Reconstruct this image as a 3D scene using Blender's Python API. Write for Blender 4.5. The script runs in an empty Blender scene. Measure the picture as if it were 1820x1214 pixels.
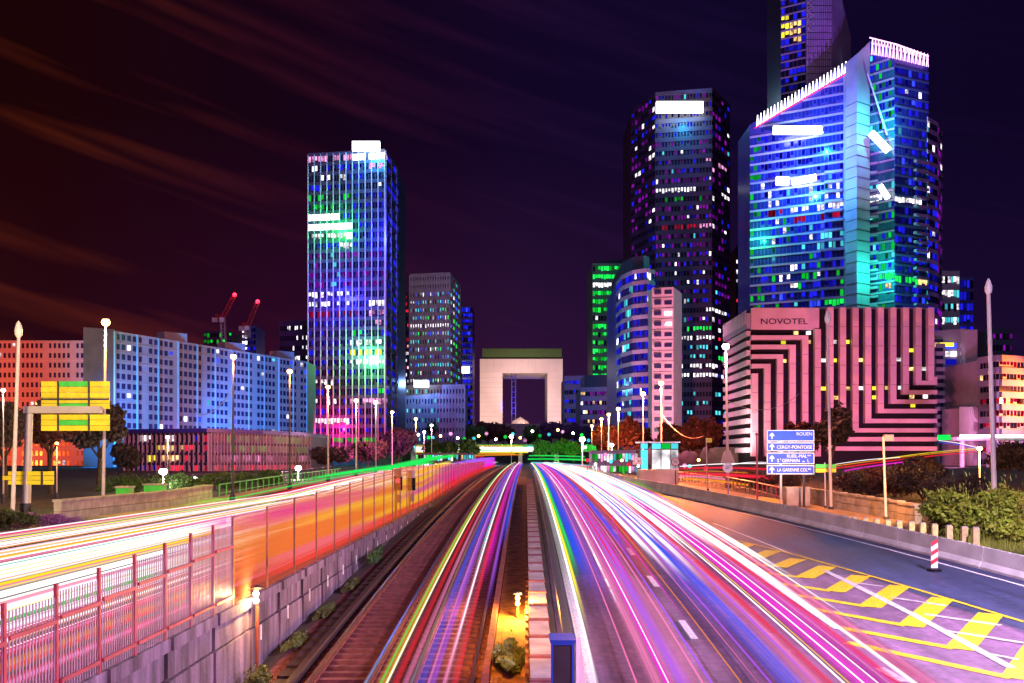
import bpy, math, random
from math import radians, sin, cos, exp, pi, atan2, sqrt
from mathutils import Vector, Matrix
rnd = random.Random(7)
S = bpy.context.scene
COL = S.collection
F = 1820.0            # focal length in photo pixels
HY = 815.0            # horizon row of the photograph
CAMZ = 6.0
# ------------------------------------------------------------------ camera, world, sun, exposure
cd = bpy.data.cameras.new('camera'); cam = bpy.data.objects.new('camera', cd); COL.objects.link(cam)
cam.location = (0, 0, CAMZ); cam.rotation_euler = (radians(90), 0, 0)
cd.sensor_width = 36; cd.lens = 36; cd.shift_y = (HY - 607) / 1820.0; cd.clip_end = 6000; cd.clip_start = .1
S.camera = cam
S.render.engine = 'CYCLES'
S.cycles.use_denoising = True
S.cycles.max_bounces = 6; S.cycles.transparent_max_bounces = 48; S.cycles.diffuse_bounces = 2; S.cycles.glossy_bounces = 3
S.cycles.sample_clamp_indirect = 4
S.view_settings.view_transform = 'Standard'; S.view_settings.look = 'None'
S.view_settings.exposure = 0; S.view_settings.gamma = 1
W = bpy.data.worlds.new('World'); S.world = W; W.use_nodes = True
def build_world():
    nt = W.node_tree; N = nt.nodes; L = nt.links; N.clear()
    out = N.new('ShaderNodeOutputWorld'); bg = N.new('ShaderNodeBackground')
    tc = N.new('ShaderNodeTexCoord'); sp = N.new('ShaderNodeSeparateXYZ'); L.new(tc.outputs['Generated'], sp.inputs[0])
    mr = N.new('ShaderNodeMapRange'); mr.inputs[1].default_value = -.6; mr.inputs[2].default_value = .6
    L.new(sp.outputs[0], mr.inputs[0])
    r1 = N.new('ShaderNodeValToRGB'); L.new(mr.outputs[0], r1.inputs[0])
    def ramp(r, stops):
        e = r.color_ramp.elements
        e[0].position, e[0].color = stops[0][0], (*stops[0][1], 1)
        e[1].position, e[1].color = stops[-1][0], (*stops[-1][1], 1)
        for p, c in stops[1:-1]:
            k = e.new(p); k.color = (*c, 1)
    ramp(r1, [(0, (.010, .0015, .0015)), (.17, (.011, .0012, .002)), (.36, (.007, .0012, .008)), (.5, (.006, .0018, .018)), (.66, (.005, .002, .020)), (.85, (.004, .0015, .016)), (1, (.004, .0015, .014))])
    # pollution glow low down, plum
    r2 = N.new('ShaderNodeValToRGB'); L.new(mr.outputs[0], r2.inputs[0])
    ramp(r2, [(0, (.040, .006, .004)), (.17, (.024, .0025, .008)), (.36, (.034, .004, .026)), (.5, (.034, .008, .042)), (.7, (.016, .004, .032)), (1, (.010, .004, .030))])
    me = N.new('ShaderNodeMapRange'); me.inputs[1].default_value = .02; me.inputs[2].default_value = .30
    L.new(sp.outputs[2], me.inputs[0])
    mx = N.new('ShaderNodeMix'); mx.data_type = 'RGBA'
    L.new(me.outputs[0], mx.inputs[0]); L.new(r2.outputs[0], mx.inputs[6]); L.new(r1.outputs[0], mx.inputs[7])
    # thin warm lens flare streaks painted into the sky, strongest in the west
    mp = N.new('ShaderNodeMapping'); mp.inputs['Scale'].default_value = (1.6, 1.6, 24)
    mq = N.new('ShaderNodeMapping'); mq.inputs['Rotation'].default_value = (0, radians(-17), 0)
    L.new(tc.outputs['Generated'], mq.inputs[0]); L.new(mq.outputs[0], mp.inputs[0])
    no = N.new('ShaderNodeTexNoise'); no.inputs['Scale'].default_value = 1.7; no.inputs['Detail'].default_value = 2.5; no.inputs['Roughness'].default_value = .55
    L.new(mp.outputs[0], no.inputs['Vector'])
    r3 = N.new('ShaderNodeValToRGB'); L.new(no.outputs[0], r3.inputs[0])
    ramp(r3, [(.52, (0, 0, 0)), (.85, (1, 1, 1))])
    r4 = N.new('ShaderNodeValToRGB'); L.new(mr.outputs[0], r4.inputs[0])
    ramp(r4, [(0, (.06, .009, .002)), (.2, (.075, .011, .002)), (.32, (.026, .003, .005)), (.55, (.006, .002, .010)), (1, (.004, .001, .006))])
    mu = N.new('ShaderNodeMix'); mu.data_type = 'RGBA'; mu.blend_type = 'MULTIPLY'; mu.inputs[0].default_value = 1
    L.new(r3.outputs[0], mu.inputs[6]); L.new(r4.outputs[0], mu.inputs[7])
    ad = N.new('ShaderNodeMix'); ad.data_type = 'RGBA'; ad.blend_type = 'ADD'; ad.inputs[0].default_value = 1
    L.new(mx.outputs[2], ad.inputs[6]); L.new(mu.outputs[2], ad.inputs[7])
    L.new(ad.outputs[2], bg.inputs[0]); bg.inputs[1].default_value = 1.0
    L.new(bg.outputs[0], out.inputs[0])
build_world()
sd = bpy.data.lights.new('skyglow_fill', 'SUN'); sd.energy = .30; sd.angle = radians(12); sd.color = (.75, .45, 1)  # added lilac fill from behind the camera, in place of skyglow
so = bpy.data.objects.new('skyglow_fill', sd); COL.objects.link(so); so.rotation_euler = (radians(58), 0, radians(-22))

# ------------------------------------------------------------------ helpers
def zg(Y): return 4 - 4 * exp(-(max(Y, 8) - 20) / 60.0)
def zl(Y): return max(2.4, zg(Y))
def ax(xp, Y): return xp + .0135 * (Y - 25)
def xpx(x, Y): return (x - 910) * Y / F
def zpx(y, Y): return CAMZ + (HY - y) * Y / F
def P(x, y, Y): return Vector((xpx(x, Y), Y, zpx(y, Y)))
def proj(v): return 910 + v[0] / v[1] * F, HY - (v[2] - CAMZ) / v[1] * F
def G(px, py, zf=zg):                       # the ground point seen at a photo pixel
    a, b = 9.0, 900.0
    for _ in range(50):
        m = (a + b) / 2
        if HY + (CAMZ - zf(m)) / m * F > py: a = m
        else: b = m
    return Vector((xpx(px, a), a, zf(a)))

MATS = {}
def pm(name, col, rough=.65, var=.25, scale=1.0, metal=0, bump=0, col2=None, stretch=None, wear=None):
    m = bpy.data.materials.new(name); m.use_nodes = True; nt = m.node_tree; N = nt.nodes; L = nt.links
    b = N['Principled BSDF']; b.inputs['Roughness'].default_value = rough; b.inputs['Metallic'].default_value = metal
    ge = N.new('ShaderNodeNewGeometry'); no = N.new('ShaderNodeTexNoise'); no.inputs['Scale'].default_value = scale; no.inputs['Detail'].default_value = 6
    if stretch:
        mp = N.new('ShaderNodeMapping'); mp.inputs['Scale'].default_value = stretch
        L.new(ge.outputs['Position'], mp.inputs[0]); L.new(mp.outputs[0], no.inputs['Vector'])
    else: L.new(ge.outputs['Position'], no.inputs['Vector'])
    r = N.new('ShaderNodeValToRGB'); e = r.color_ramp.elements
    c2 = col2 or tuple(min(1, c * (1 + var)) for c in col)
    c1 = tuple(c * (1 - var) for c in col)
    e[0].position, e[0].color = .3, (*c1, 1); e[1].position, e[1].color = .7, (*c2, 1)
    L.new(no.outputs[0], r.inputs[0])
    oi = N.new('ShaderNodeObjectInfo'); ml = N.new('ShaderNodeMapRange'); ml.inputs[3].default_value = .88; ml.inputs[4].default_value = 1.1
    L.new(oi.outputs['Random'], ml.inputs[0])
    mx = N.new('ShaderNodeMix'); mx.data_type = 'RGBA'; mx.blend_type = 'MULTIPLY'; mx.inputs[0].default_value = 1
    L.new(r.outputs[0], mx.inputs[6]); L.new(ml.outputs[0], mx.inputs[7]); last = mx.outputs[2]
    if wear:                                  # tyre tracks, oil and patches drawn out along the road
        for sc, lo in ((wear, .55), ((.25, .25, .25), .7)):
            mp2 = N.new('ShaderNodeMapping'); mp2.inputs['Scale'].default_value = sc; L.new(ge.outputs['Position'], mp2.inputs[0])
            n3 = N.new('ShaderNodeTexNoise'); n3.inputs['Scale'].default_value = 1; n3.inputs['Detail'].default_value = 7; n3.inputs['Roughness'].default_value = .65; L.new(mp2.outputs[0], n3.inputs['Vector'])
            m4 = N.new('ShaderNodeMapRange'); m4.inputs[1].default_value = .35; m4.inputs[2].default_value = .65; m4.inputs[3].default_value = lo; m4.inputs[4].default_value = 1.15; L.new(n3.outputs[0], m4.inputs[0])
            mw = N.new('ShaderNodeMix'); mw.data_type = 'RGBA'; mw.blend_type = 'MULTIPLY'; mw.inputs[0].default_value = 1; L.new(last, mw.inputs[6]); L.new(m4.outputs[0], mw.inputs[7]); last = mw.outputs[2]
    L.new(last, b.inputs['Base Color'])
    if bump:
        n2 = N.new('ShaderNodeTexNoise'); n2.inputs['Scale'].default_value = scale * 9; n2.inputs['Detail'].default_value = 4
        L.new(ge.outputs['Position'], n2.inputs['Vector'])
        bu = N.new('ShaderNodeBump'); bu.inputs['Strength'].default_value = bump; bu.inputs['Distance'].default_value = .03
        L.new(n2.outputs[0], bu.inputs['Height']); L.new(bu.outputs[0], b.inputs['Normal'])
    MATS[name] = m; return m
def em(name, col, st, vary=.5, sample=False, tex=0):
    m = bpy.data.materials.new(name); m.use_nodes = True; nt = m.node_tree; N = nt.nodes; L = nt.links; N.clear()
    o = N.new('ShaderNodeOutputMaterial'); e = N.new('ShaderNodeEmission'); e.inputs[0].default_value = (*col, 1)
    if vary:
        oi = N.new('ShaderNodeObjectInfo'); ge = N.new('ShaderNodeNewGeometry'); a = N.new('ShaderNodeMath'); a.operation = 'ADD'
        L.new(oi.outputs['Random'], a.inputs[0]); L.new(ge.outputs['Random Per Island'], a.inputs[1])
        f = N.new('ShaderNodeMath'); f.operation = 'FRACT'; L.new(a.outputs[0], f.inputs[0])
        mr = N.new('ShaderNodeMapRange'); mr.inputs[3].default_value = st * (1 - vary); mr.inputs[4].default_value = st * (1 + vary)
        L.new(f.outputs[0], mr.inputs[0]); src = mr.outputs[0]
        if tex:                                   # blinds, ceilings and furniture seen through the pane
            no = N.new('ShaderNodeTexNoise'); no.inputs['Scale'].default_value = tex; no.inputs['Detail'].default_value = 2
            L.new(ge.outputs['Position'], no.inputs['Vector'])
            m2 = N.new('ShaderNodeMapRange'); m2.inputs[1].default_value = .35; m2.inputs[2].default_value = .6; m2.inputs[3].default_value = .25; m2.inputs[4].default_value = 1.3
            L.new(no.outputs[0], m2.inputs[0])
            m3 = N.new('ShaderNodeMath'); m3.operation = 'MULTIPLY'; L.new(src, m3.inputs[0]); L.new(m2.outputs[0], m3.inputs[1]); src = m3.outputs[0]
        L.new(src, e.inputs[1])
    else: e.inputs[1].default_value = st
    L.new(e.outputs[0], o.inputs[0])
    m.cycles.emission_sampling = 'AUTO' if sample else 'NONE'
    MATS[name] = m; return m
def streak(name, col, st):                     # glow of passing lamps: bright core, soft rim, adds to what is behind it
    m = bpy.data.materials.new(name); m.use_nodes = True; nt = m.node_tree; N = nt.nodes; L = nt.links; N.clear()
    o = N.new('ShaderNodeOutputMaterial'); e = N.new('ShaderNodeEmission'); e.inputs[0].default_value = (*col, 1)
    t = N.new('ShaderNodeBsdfTransparent'); a = N.new('ShaderNodeMixShader'); uv = N.new('ShaderNodeUVMap'); uv.uv_map = 'UVMap'
    sp = N.new('ShaderNodeSeparateXYZ'); L.new(uv.outputs[0], sp.inputs[0])
    om = N.new('ShaderNodeMath'); om.operation = 'SUBTRACT'; om.inputs[0].default_value = 1; L.new(sp.outputs[0], om.inputs[1])
    mu = N.new('ShaderNodeMath'); mu.operation = 'MULTIPLY'; L.new(sp.outputs[0], mu.inputs[0]); L.new(om.outputs[0], mu.inputs[1])
    m4 = N.new('ShaderNodeMath'); m4.operation = 'MULTIPLY'; m4.inputs[1].default_value = 4; L.new(mu.outputs[0], m4.inputs[0])
    pw = N.new('ShaderNodeMath'); pw.operation = 'POWER'; pw.inputs[1].default_value = 1.6; L.new(m4.outputs[0], pw.inputs[0])
    # unequal brightness along the run: stop and go traffic
    no = N.new('ShaderNodeTexNoise'); no.noise_dimensions = '2D'; no.inputs['Scale'].default_value = 1.0; no.inputs['Detail'].default_value = 3
    mp = N.new('ShaderNodeMapping'); mp.inputs['Scale'].default_value = (7, .05, 1); L.new(uv.outputs[0], mp.inputs[0]); L.new(mp.outputs[0], no.inputs['Vector'])
    mr = N.new('ShaderNodeMapRange'); mr.inputs[1].default_value = .3; mr.inputs[2].default_value = .7; mr.inputs[3].default_value = .5; mr.inputs[4].default_value = 1.3
    L.new(no.outputs[0], mr.inputs[0])
    mm = N.new('ShaderNodeMath'); mm.operation = 'MULTIPLY'; L.new(pw.outputs[0], mm.inputs[0]); L.new(mr.outputs[0], mm.inputs[1])
    at = N.new('ShaderNodeAttribute'); at.attribute_name = 'fade'; m5 = N.new('ShaderNodeMath'); m5.operation = 'MULTIPLY'; L.new(mm.outputs[0], m5.inputs[0]); L.new(at.outputs['Fac'], m5.inputs[1])
    m5.use_clamp = True; e.inputs[1].default_value = st; L.new(m5.outputs[0], a.inputs[0]); L.new(t.outputs[0], a.inputs[1]); L.new(e.outputs[0], a.inputs[2]); L.new(a.outputs[0], o.inputs[0])
    m.cycles.emission_sampling = 'AUTO'
    MATS[name] = m; return m
M = MATS
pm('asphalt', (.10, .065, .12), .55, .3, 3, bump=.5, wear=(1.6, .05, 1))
pm('asphalt_worn', (.22, .115, .21), .6, .25, 4, bump=.6, wear=(1.3, .08, 1))  # pink colour cast put into the base colour, lamps kept more neutral
pm('asphalt_new', (.05, .06, .15), .6, .25, 3, bump=.4, wear=(1.4, .05, 1))
pm('earth', (.05, .035, .025), .9, .5, .6, bump=.5)
pm('ballast', (.16, .045, .05), .9, .5, 5, bump=1)
pm('sleeper', (.19, .065, .06), .85, .3, 4, bump=.4)
pm('gravel', (.34, .15, .04), .9, .6, 2.2, bump=1)
pm('paving', (.30, .20, .14), .8, .2, 2, bump=.4)
pm('concrete', (.55, .53, .53), .8, .22, .8, bump=.4)
pm('concrete_stained', (.20, .15, .21), .85, .6, 1.4, bump=.8, stretch=(1.6, 1.6, .3), wear=(3, 3, .25))
pm('stone', (.40, .33, .30), .85, .3, 1.5, bump=.6)
pm('facade_pale', (.46, .44, .46), .75, .12, .2)
pm('facade_pink', (.50, .40, .42), .75, .12, .25)
pm('facade_grey', (.30, .27, .34), .7, .15, .2)
pm('facade_dark', (.035, .03, .06), .4, .3, .1)
pm('facade_blue', (.05, .05, .30), .3, .3, .06)
pm('spandrel_blue', (.10, .12, .34), .35, .25, .1)
pm('spandrel_lilac', (.34, .28, .46), .45, .2, .1)
pm('spandrel_dark', (.05, .04, .09), .4, .3, .1)
pm('facade_green', (.10, .30, .14), .4, .25, .08)
pm('facade_brick', (.20, .05, .045), .8, .2, .3)
pm('marble', (.72, .66, .64), .5, .08, .05)
pm('paint_white', (.82, .82, .82), .55, .15, 9)
pm('paint_old', (.45, .42, .42), .7, .35, 5)
pm('paint_yellow', (.92, .52, .003), .6, .5, 13, bump=.3)
pm('road_white', (.80, .80, .80), .6, .45, 13, bump=.3)
pm('rail_steel', (.42, .34, .36), .3, .15, 3, metal=1)
pm('rust', (.22, .05, .03), .75, .4, 4, bump=.3)
pm('crosspiece', (.22, .07, .08), .8, .3, 4, bump=.3)
pm('bollard_cream', (.62, .50, .22), .6, .25, 5)
pm('dark_rail', (.03, .015, .02), .6, .3, 3)
pm('steel', (.45, .45, .47), .35, .12, 2, metal=.9)
pm('steel_dark', (.035, .03, .045), .5, .25, 2)
pm('pole_pale', (.55, .48, .48), .5, .1, 2)
pm('panel_trim', (.30, .12, .10), .5, .2, 3)
pm('fence_red', (.40, .05, .09), .5, .2, 3)
pm('fence_slat', (.36, .26, .36), .45, .12, 3)
pm('sign_yellow', (.85, .72, .03), .45, .12, 2)
pm('sign_green', (.06, .65, .08), .45, .15, 2)
pm('sign_blue', (.02, .08, .55), .4, .12, 2)
pm('sign_red', (.55, .03, .04), .4, .12, 2)
pm('black', (.012, .012, .014), .6, .2, 3)
pm('bark', (.06, .04, .03), .9, .4, 6)
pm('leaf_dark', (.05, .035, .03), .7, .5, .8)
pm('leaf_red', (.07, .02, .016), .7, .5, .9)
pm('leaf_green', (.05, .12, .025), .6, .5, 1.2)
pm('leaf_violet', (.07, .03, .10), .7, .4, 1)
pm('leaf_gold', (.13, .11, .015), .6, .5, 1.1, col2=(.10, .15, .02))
pm('flower', (.45, .18, .35), .7, .5, 9)
pm('grass', (.10, .12, .02), .7, .5, 2)
pm('cable', (.5, .45, .5), .5, .1, 2)
def glass(name, col, rough=.12):
    m = pm(name, col, rough, .3, .15); b = m.node_tree.nodes['Principled BSDF']; b.inputs['Specular IOR Level'].default_value = .8
glass('glass_dark', (.012, .012, .035)); glass('glass_blue', (.02, .03, .22)); glass('glass_teal', (.02, .12, .20)); glass('glass_window', (.03, .03, .10), .2)
MATS['black'].node_tree.nodes['Principled BSDF'].inputs['Specular IOR Level'].default_value = .08
MATS['glass_dark'].node_tree.nodes['Principled BSDF'].inputs['Specular IOR Level'].default_value = .35
em('lit_white', (1, .93, 1), 1.7, .5, tex=.55); em('lit_hot', (.95, 1, .97), 7, .1, True)
em('lit_warm', (1, .62, .22), 1.5, .45, tex=.6); em('lit_yellow', (1, .85, .05), 1.3, .4)
em('lit_blue', (.03, .06, 1), 1.3, .6); em('dim_blue', (.015, .015, 1), .58, .9); em('dim_violet', (.55, .01, .9), .28, .8)
em('lit_cyan', (.1, .85, 1), .9, .6); em('lit_green', (.01, 1, .10), 1.1, .6); em('dim_green', (.005, .9, .04), .42, .9)
em('lit_red', (1, .02, .05), 1.1, .5); em('dim_red', (1, .008, .06), .34, .8); em('lit_pink', (1, .35, .75), 1.1, .5, tex=.5)
em('bulb_orange', (1, .45, .1), 30, 0, True); em('bulb_white', (1, .95, .85), 30, 0, True); em('bulb_red', (1, .02, .05), 8, 0)
em('bulb_pink', (1, .55, .9), 30, 0, True)
em('neon_white', (1, .95, 1), 4, .1); em('neon_pink', (1, .45, .95), 3, .1); em('neon_red', (1, .02, .2), 1.5, .1)
TC = {'white': (1, .95, 1), 'pink': (1, .25, .55), 'magenta': (1, .02, .75), 'yellow': (1, .85, .03), 'green': (.02, .9, .12), 'cyan': (.1, .9, 1),
      'blue': (.02, .1, 1), 'red': (1, .02, .05), 'orange': (1, .33, .02), 'violet': (.45, .12, 1)}
for k, c in TC.items(): streak('streak_' + k, c, {'white': 1.9, 'yellow': 1.2}.get(k, 1.0))

class MB:
    def __init__(s): s.v = []; s.f = []; s.mi = []; s.uv = None
    def add(s, vs, fs, mi=0):
        o = len(s.v); s.v += [tuple(v) for v in vs]; s.f += [tuple(i + o for i in f) for f in fs]; s.mi += [mi] * len(fs)
    def box(s, x0, x1, y0, y1, z0, z1, mi=0):
        s.add([(x0, y0, z0), (x1, y0, z0), (x1, y1, z0), (x0, y1, z0), (x0, y0, z1), (x1, y0, z1), (x1, y1, z1), (x0, y1, z1)],
              [(0, 3, 2, 1), (4, 5, 6, 7), (0, 1, 5, 4), (1, 2, 6, 5), (2, 3, 7, 6), (3, 0, 4, 7)], mi)
    def bar(s, a, b, r, n=6, mi=0, r2=None):
        a = Vector(a); b = Vector(b); d = (b - a).normalized(); u = d.orthogonal().normalized(); w = d.cross(u); r2 = r if r2 is None else r2
        vs = [a + (u * cos(2 * pi * i / n) + w * sin(2 * pi * i / n)) * r for i in range(n)] + [b + (u * cos(2 * pi * i / n) + w * sin(2 * pi * i / n)) * r2 for i in range(n)]
        s.add(vs, [(i, (i + 1) % n, n + (i + 1) % n, n + i) for i in range(n)] + [tuple(range(n - 1, -1, -1)), tuple(range(n, 2 * n))], mi)
    def tube(s, pts, r, n=6, mi=0):
        for a, b in zip(pts, pts[1:]): s.bar(a, b, r, n, mi)
    def lathe(s, c, prof, n=12, mi=0):
        k = len(prof); vs = [(c[0] + r * cos(2 * pi * i / n), c[1] + r * sin(2 * pi * i / n), c[2] + z) for r, z in prof for i in range(n)]
        fs = [(j * n + i, j * n + (i + 1) % n, (j + 1) * n + (i + 1) % n, (j + 1) * n + i) for j in range(k - 1) for i in range(n)]
        s.add(vs, fs + [tuple(range(n - 1, -1, -1)), tuple(range((k - 1) * n, k * n))], mi)
    def ball(s, c, r, n=10, m=6, mi=0, sz=1):
        s.lathe(c, [(max(.02 * r, r * sin(pi * j / m)), -sz * r * cos(pi * j / m)) for j in range(m + 1)], n, mi)
    def prism(s, pts, z0, z1, mi=0):
        n = len(pts); zz = z1 if isinstance(z1, (list, tuple)) else [z1] * n
        s.add([(p[0], p[1], z0) for p in pts] + [(p[0], p[1], z) for p, z in zip(pts, zz)],
              [(i, (i + 1) % n, n + (i + 1) % n, n + i) for i in range(n)] + [tuple(range(n - 1, -1, -1)), tuple(range(n, 2 * n))], mi)
    def plate(s, pts, nrm, th, mi=0):          # a flat outline with thickness th along nrm
        n = len(pts); d = Vector(nrm) * th
        s.add([Vector(p) for p in pts] + [Vector(p) + d for p in pts],
              [tuple(range(n - 1, -1, -1)), tuple(range(n, 2 * n))] + [(i, (i + 1) % n, n + (i + 1) % n, n + i) for i in range(n)], mi)
    def mesh(s, name, mats, off=(0, 0, 0)):
        me = bpy.data.meshes.new(name); ox, oy, oz = off
        me.from_pydata([(x - ox, y - oy, z - oz) for x, y, z in s.v], [], s.f)
        for m in mats if isinstance(mats, (list, tuple)) else [mats]: me.materials.append(M[m] if isinstance(m, str) else m)
        me.polygons.foreach_set('material_index', s.mi); me.update()
        return me
    def build(s, name, mats, parent=None, **kw):
        me = s.mesh(name, mats, parent.location if parent else (0, 0, 0))
        o = bpy.data.objects.new(name, me); COL.objects.link(o)
        if parent: o.parent = parent
        return tag(o, **kw)
def tag(o, label=None, cat=None, group=None, kind=None):
    if label: o['label'] = label
    if cat: o['category'] = cat
    if group: o['group'] = group
    if kind: o['kind'] = kind
    return o
def thing(name, loc, label, cat, group=None):
    o = bpy.data.objects.new(name, None); COL.objects.link(o); o.location = loc; o.empty_display_size = .1
    return tag(o, label, cat, group)
UNIT = {}
def unit(mat):
    if mat not in UNIT:
        b = MB(); b.box(-.5, .5, -.5, .5, -.5, .5); UNIT[mat] = b.mesh('piece_' + mat, mat)
    return UNIT[mat]
def piece(name, mat, parent, c, d, rz=0, **kw):
    o = bpy.data.objects.new(name, unit(mat)); COL.objects.link(o)
    if parent: o.parent = parent; c = Vector(c) - parent.location
    o.location = c; o.scale = d; o.rotation_euler = (0, 0, rz)
    return tag(o, **kw)
def text(s, size, loc, parent, mat, rot=(pi / 2, 0, 0), align='LEFT', ext=.02, name='lettering', sx=1):
    c = bpy.data.curves.new(name, 'FONT'); c.body = s; c.size = size; c.extrude = ext; c.align_x = align; c.resolution_u = 3
    t = bpy.data.objects.new('tmp', c); COL.objects.link(t)
    dg = bpy.context.evaluated_depsgraph_get(); me = bpy.data.meshes.new_from_object(t.evaluated_get(dg))
    bpy.data.objects.remove(t); me.materials.clear(); me.materials.append(M[mat])
    o = bpy.data.objects.new(name, me); COL.objects.link(o); o.parent = parent
    o.location = Vector(loc) - parent.location; o.rotation_euler = rot; o.scale = (sx, 1, 1)
    return o
def flood(loc, target, col, E, angle=70):     # an unseen spot lamp giving irradiance E at its target
    d = bpy.data.lights.new('unseen_flood', 'SPOT'); v = Vector(target) - Vector(loc); d.energy = E * 4 * pi * v.length_squared
    d.color = col; d.spot_size = radians(angle); d.spot_blend = .8; d.shadow_soft_size = .6
    o = bpy.data.objects.new('unseen_flood', d); COL.objects.link(o); o.location = loc
    o.rotation_euler = v.to_track_quat('-Z', 'Y').to_euler(); return o
def point(loc, col, power, parent=None, r=.25):
    d = bpy.data.lights.new('point_light', 'POINT'); d.energy = power; d.color = col; d.shadow_soft_size = r
    o = bpy.data.objects.new('point_light', d); COL.objects.link(o)
    if parent: o.parent = parent; loc = Vector(loc) - parent.location
    o.location = loc; return o
YS = [-60, -20, 0, 8] + [8 + 2 * i for i in range(1, 50)] + [112, 125, 140, 160, 185, 215, 250, 300, 360, 430]
def strip(name, xa, xb, zf, dz, mat, y0=-60, y1=430, **kw):
    ys = sorted({y0, y1} | {y for y in YS if y0 < y < y1}); b = MB(); vs = []
    for y in ys: vs += [(xa(y), y, zf(y) + dz), (xb(y), y, zf(y) + dz)]
    b.add(vs, [(2 * i, 2 * i + 1, 2 * i + 3, 2 * i + 2) for i in range(len(ys) - 1)])
    return b.build(name, mat, **kw)

# ------------------------------------------------------------------ ground and roads
BAR = [(-60, 30), (20, 23.4), (30, 22), (41, 20.5), (57, 18.5), (82, 15.3), (107, 12.6), (140, 11.5), (200, 11.6), (430, 15)]
def barx(Y):
    for (a, xa), (b, xb) in zip(BAR, BAR[1:]):
        if Y <= b: return xa + (xb - xa) * (Y - a) / (b - a)
    return BAR[-1][1]
WALLX = -6.85
strip('ground', lambda y: ax(WALLX, y), lambda y: 900, zg, -.02, 'earth', kind='structure')
strip('ground', lambda y: -900, lambda y: ax(WALLX, y) - .0, zl, -.02, 'earth', kind='structure')
b = MB(); b.add([(-3500, 430, 3.98), (3500, 430, 3.98), (3500, 5000, 3.98), (-3500, 5000, 3.98)], [(0, 1, 2, 3)]); b.build('ground', 'earth', kind='structure')
strip('road', lambda y: ax(-22.5, y) + (4 if y < 60 else 0) * 0, lambda y: ax(-7.3, y), zl, 0, 'asphalt', kind='structure')
strip('track_bed', lambda y: ax(-6.4, y), lambda y: ax(-.55, y), zg, 0, 'ballast', kind='structure')
strip('gravel_strip', lambda y: ax(-.55, y), lambda y: ax(.42, y), zg, .05, 'gravel', kind='structure', y1=140)
strip('road', lambda y: ax(1.3, y), lambda y: barx(y) + .2, zg, 0, 'asphalt', kind='structure')
# the paler resurfaced patch near the camera and the dark slip lane
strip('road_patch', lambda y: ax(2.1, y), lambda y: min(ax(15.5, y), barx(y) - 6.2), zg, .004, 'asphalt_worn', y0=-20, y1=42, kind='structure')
strip('slip_lane', lambda y: barx(y) - 6.0, lambda y: barx(y) - .1, zg, .004, 'asphalt_new', y0=-20, y1=95, kind='structure')
strip('pavement', lambda y: barx(y) + .8, lambda y: barx(y) + 6.2, zg, .13, 'paving', y0=48, y1=260, kind='structure')
strip('pavement', lambda y: ax(-25.5, y), lambda y: ax(-22.5, y), zl, .13, 'paving', y0=45, y1=300, kind='structure')
# painted markings
strip('edge_line', lambda y: ax(1.83, y), lambda y: ax(2.1, y), zg, .012, 'road_white', y0=8, y1=200, kind='structure')
strip('edge_line', lambda y: barx(y) - 1.15, lambda y: barx(y) - 1.0, zg, .012, 'road_white', y0=8, y1=95, kind='structure')
strip('edge_line', lambda y: ax(-8.0, y), lambda y: ax(-7.8, y), zl, .012, 'road_white', y0=0, y1=200, kind='structure')
for xo, zf in ((5.35, zg), (8.75, zg), (-11.4, zl), (-15.0, zl), (-18.6, zl)):
    y = 13.0
    while y < 150:
        if xo > 8 and y < 60: y += 9; continue
        strip('lane_dash', lambda q: ax(xo - .11, q), lambda q: ax(xo + .11, q), zf, .012, 'road_white', y0=y, y1=y + 2.6, kind='structure')
        if zf is zg and y < 60: strip('old_dash', lambda q: ax(xo - .36, q), lambda q: ax(xo - .13, q), zf, .009, 'asphalt_new', y0=y - .2, y1=y + 2.4, kind='structure')
        y += 8.7
def gz(px, py, dz=.02):
    v = G(px, py); v.z += dz; return v
def Z4(x, y): return 1150 + x / 2.716, 820 + y / 2.716
def seg(a, b2, w, mat, name, dz=.014):
    a = Vector(a); b2 = Vector(b2); d = (b2 - a); d.z = 0; nr = Vector((-d.y, d.x, 0)).normalized() * w / 2
    n = 8; vs = []
    for i in range(n + 1):
        p = a.lerp(b2, i / n)
        for q in (p - nr, p + nr): vs.append((q.x, q.y, zg(q.y) + dz))
    m = MB(); m.add(vs, [(2 * i, 2 * i + 1, 2 * i + 3, 2 * i + 2) for i in range(n)]); return m.build(name, mat, kind='structure')
CH = [((280, 385), (355, 388), (388, 374)), ((330, 410), (440, 420), (492, 398)), ((370, 447), (535, 463), (612, 432)), ((440, 487), (638, 510), (732, 472)),
      ((520, 533), (762, 562), (872, 508)), ((570, 580), (908, 628), (1035, 553)), ((640, 634), (1078, 702), (1222, 602)), ((770, 708), (1275, 795), (1428, 662)), ((890, 797), (1510, 905), (1660, 738)), ((960, 875), (1790, 1048), (1920, 850))]
for a, v, t in CH:
    A, V, T = (gz(*Z4(*q)) for q in (a, v, t))
    V2 = V + Vector((-.15, .0, 0))
    seg(A, V2, .38, 'paint_yellow', 'chevron_marking', .016); seg(V + (V - T).normalized() * .12, T, .78, 'paint_yellow', 'chevron_marking', .020)
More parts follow.
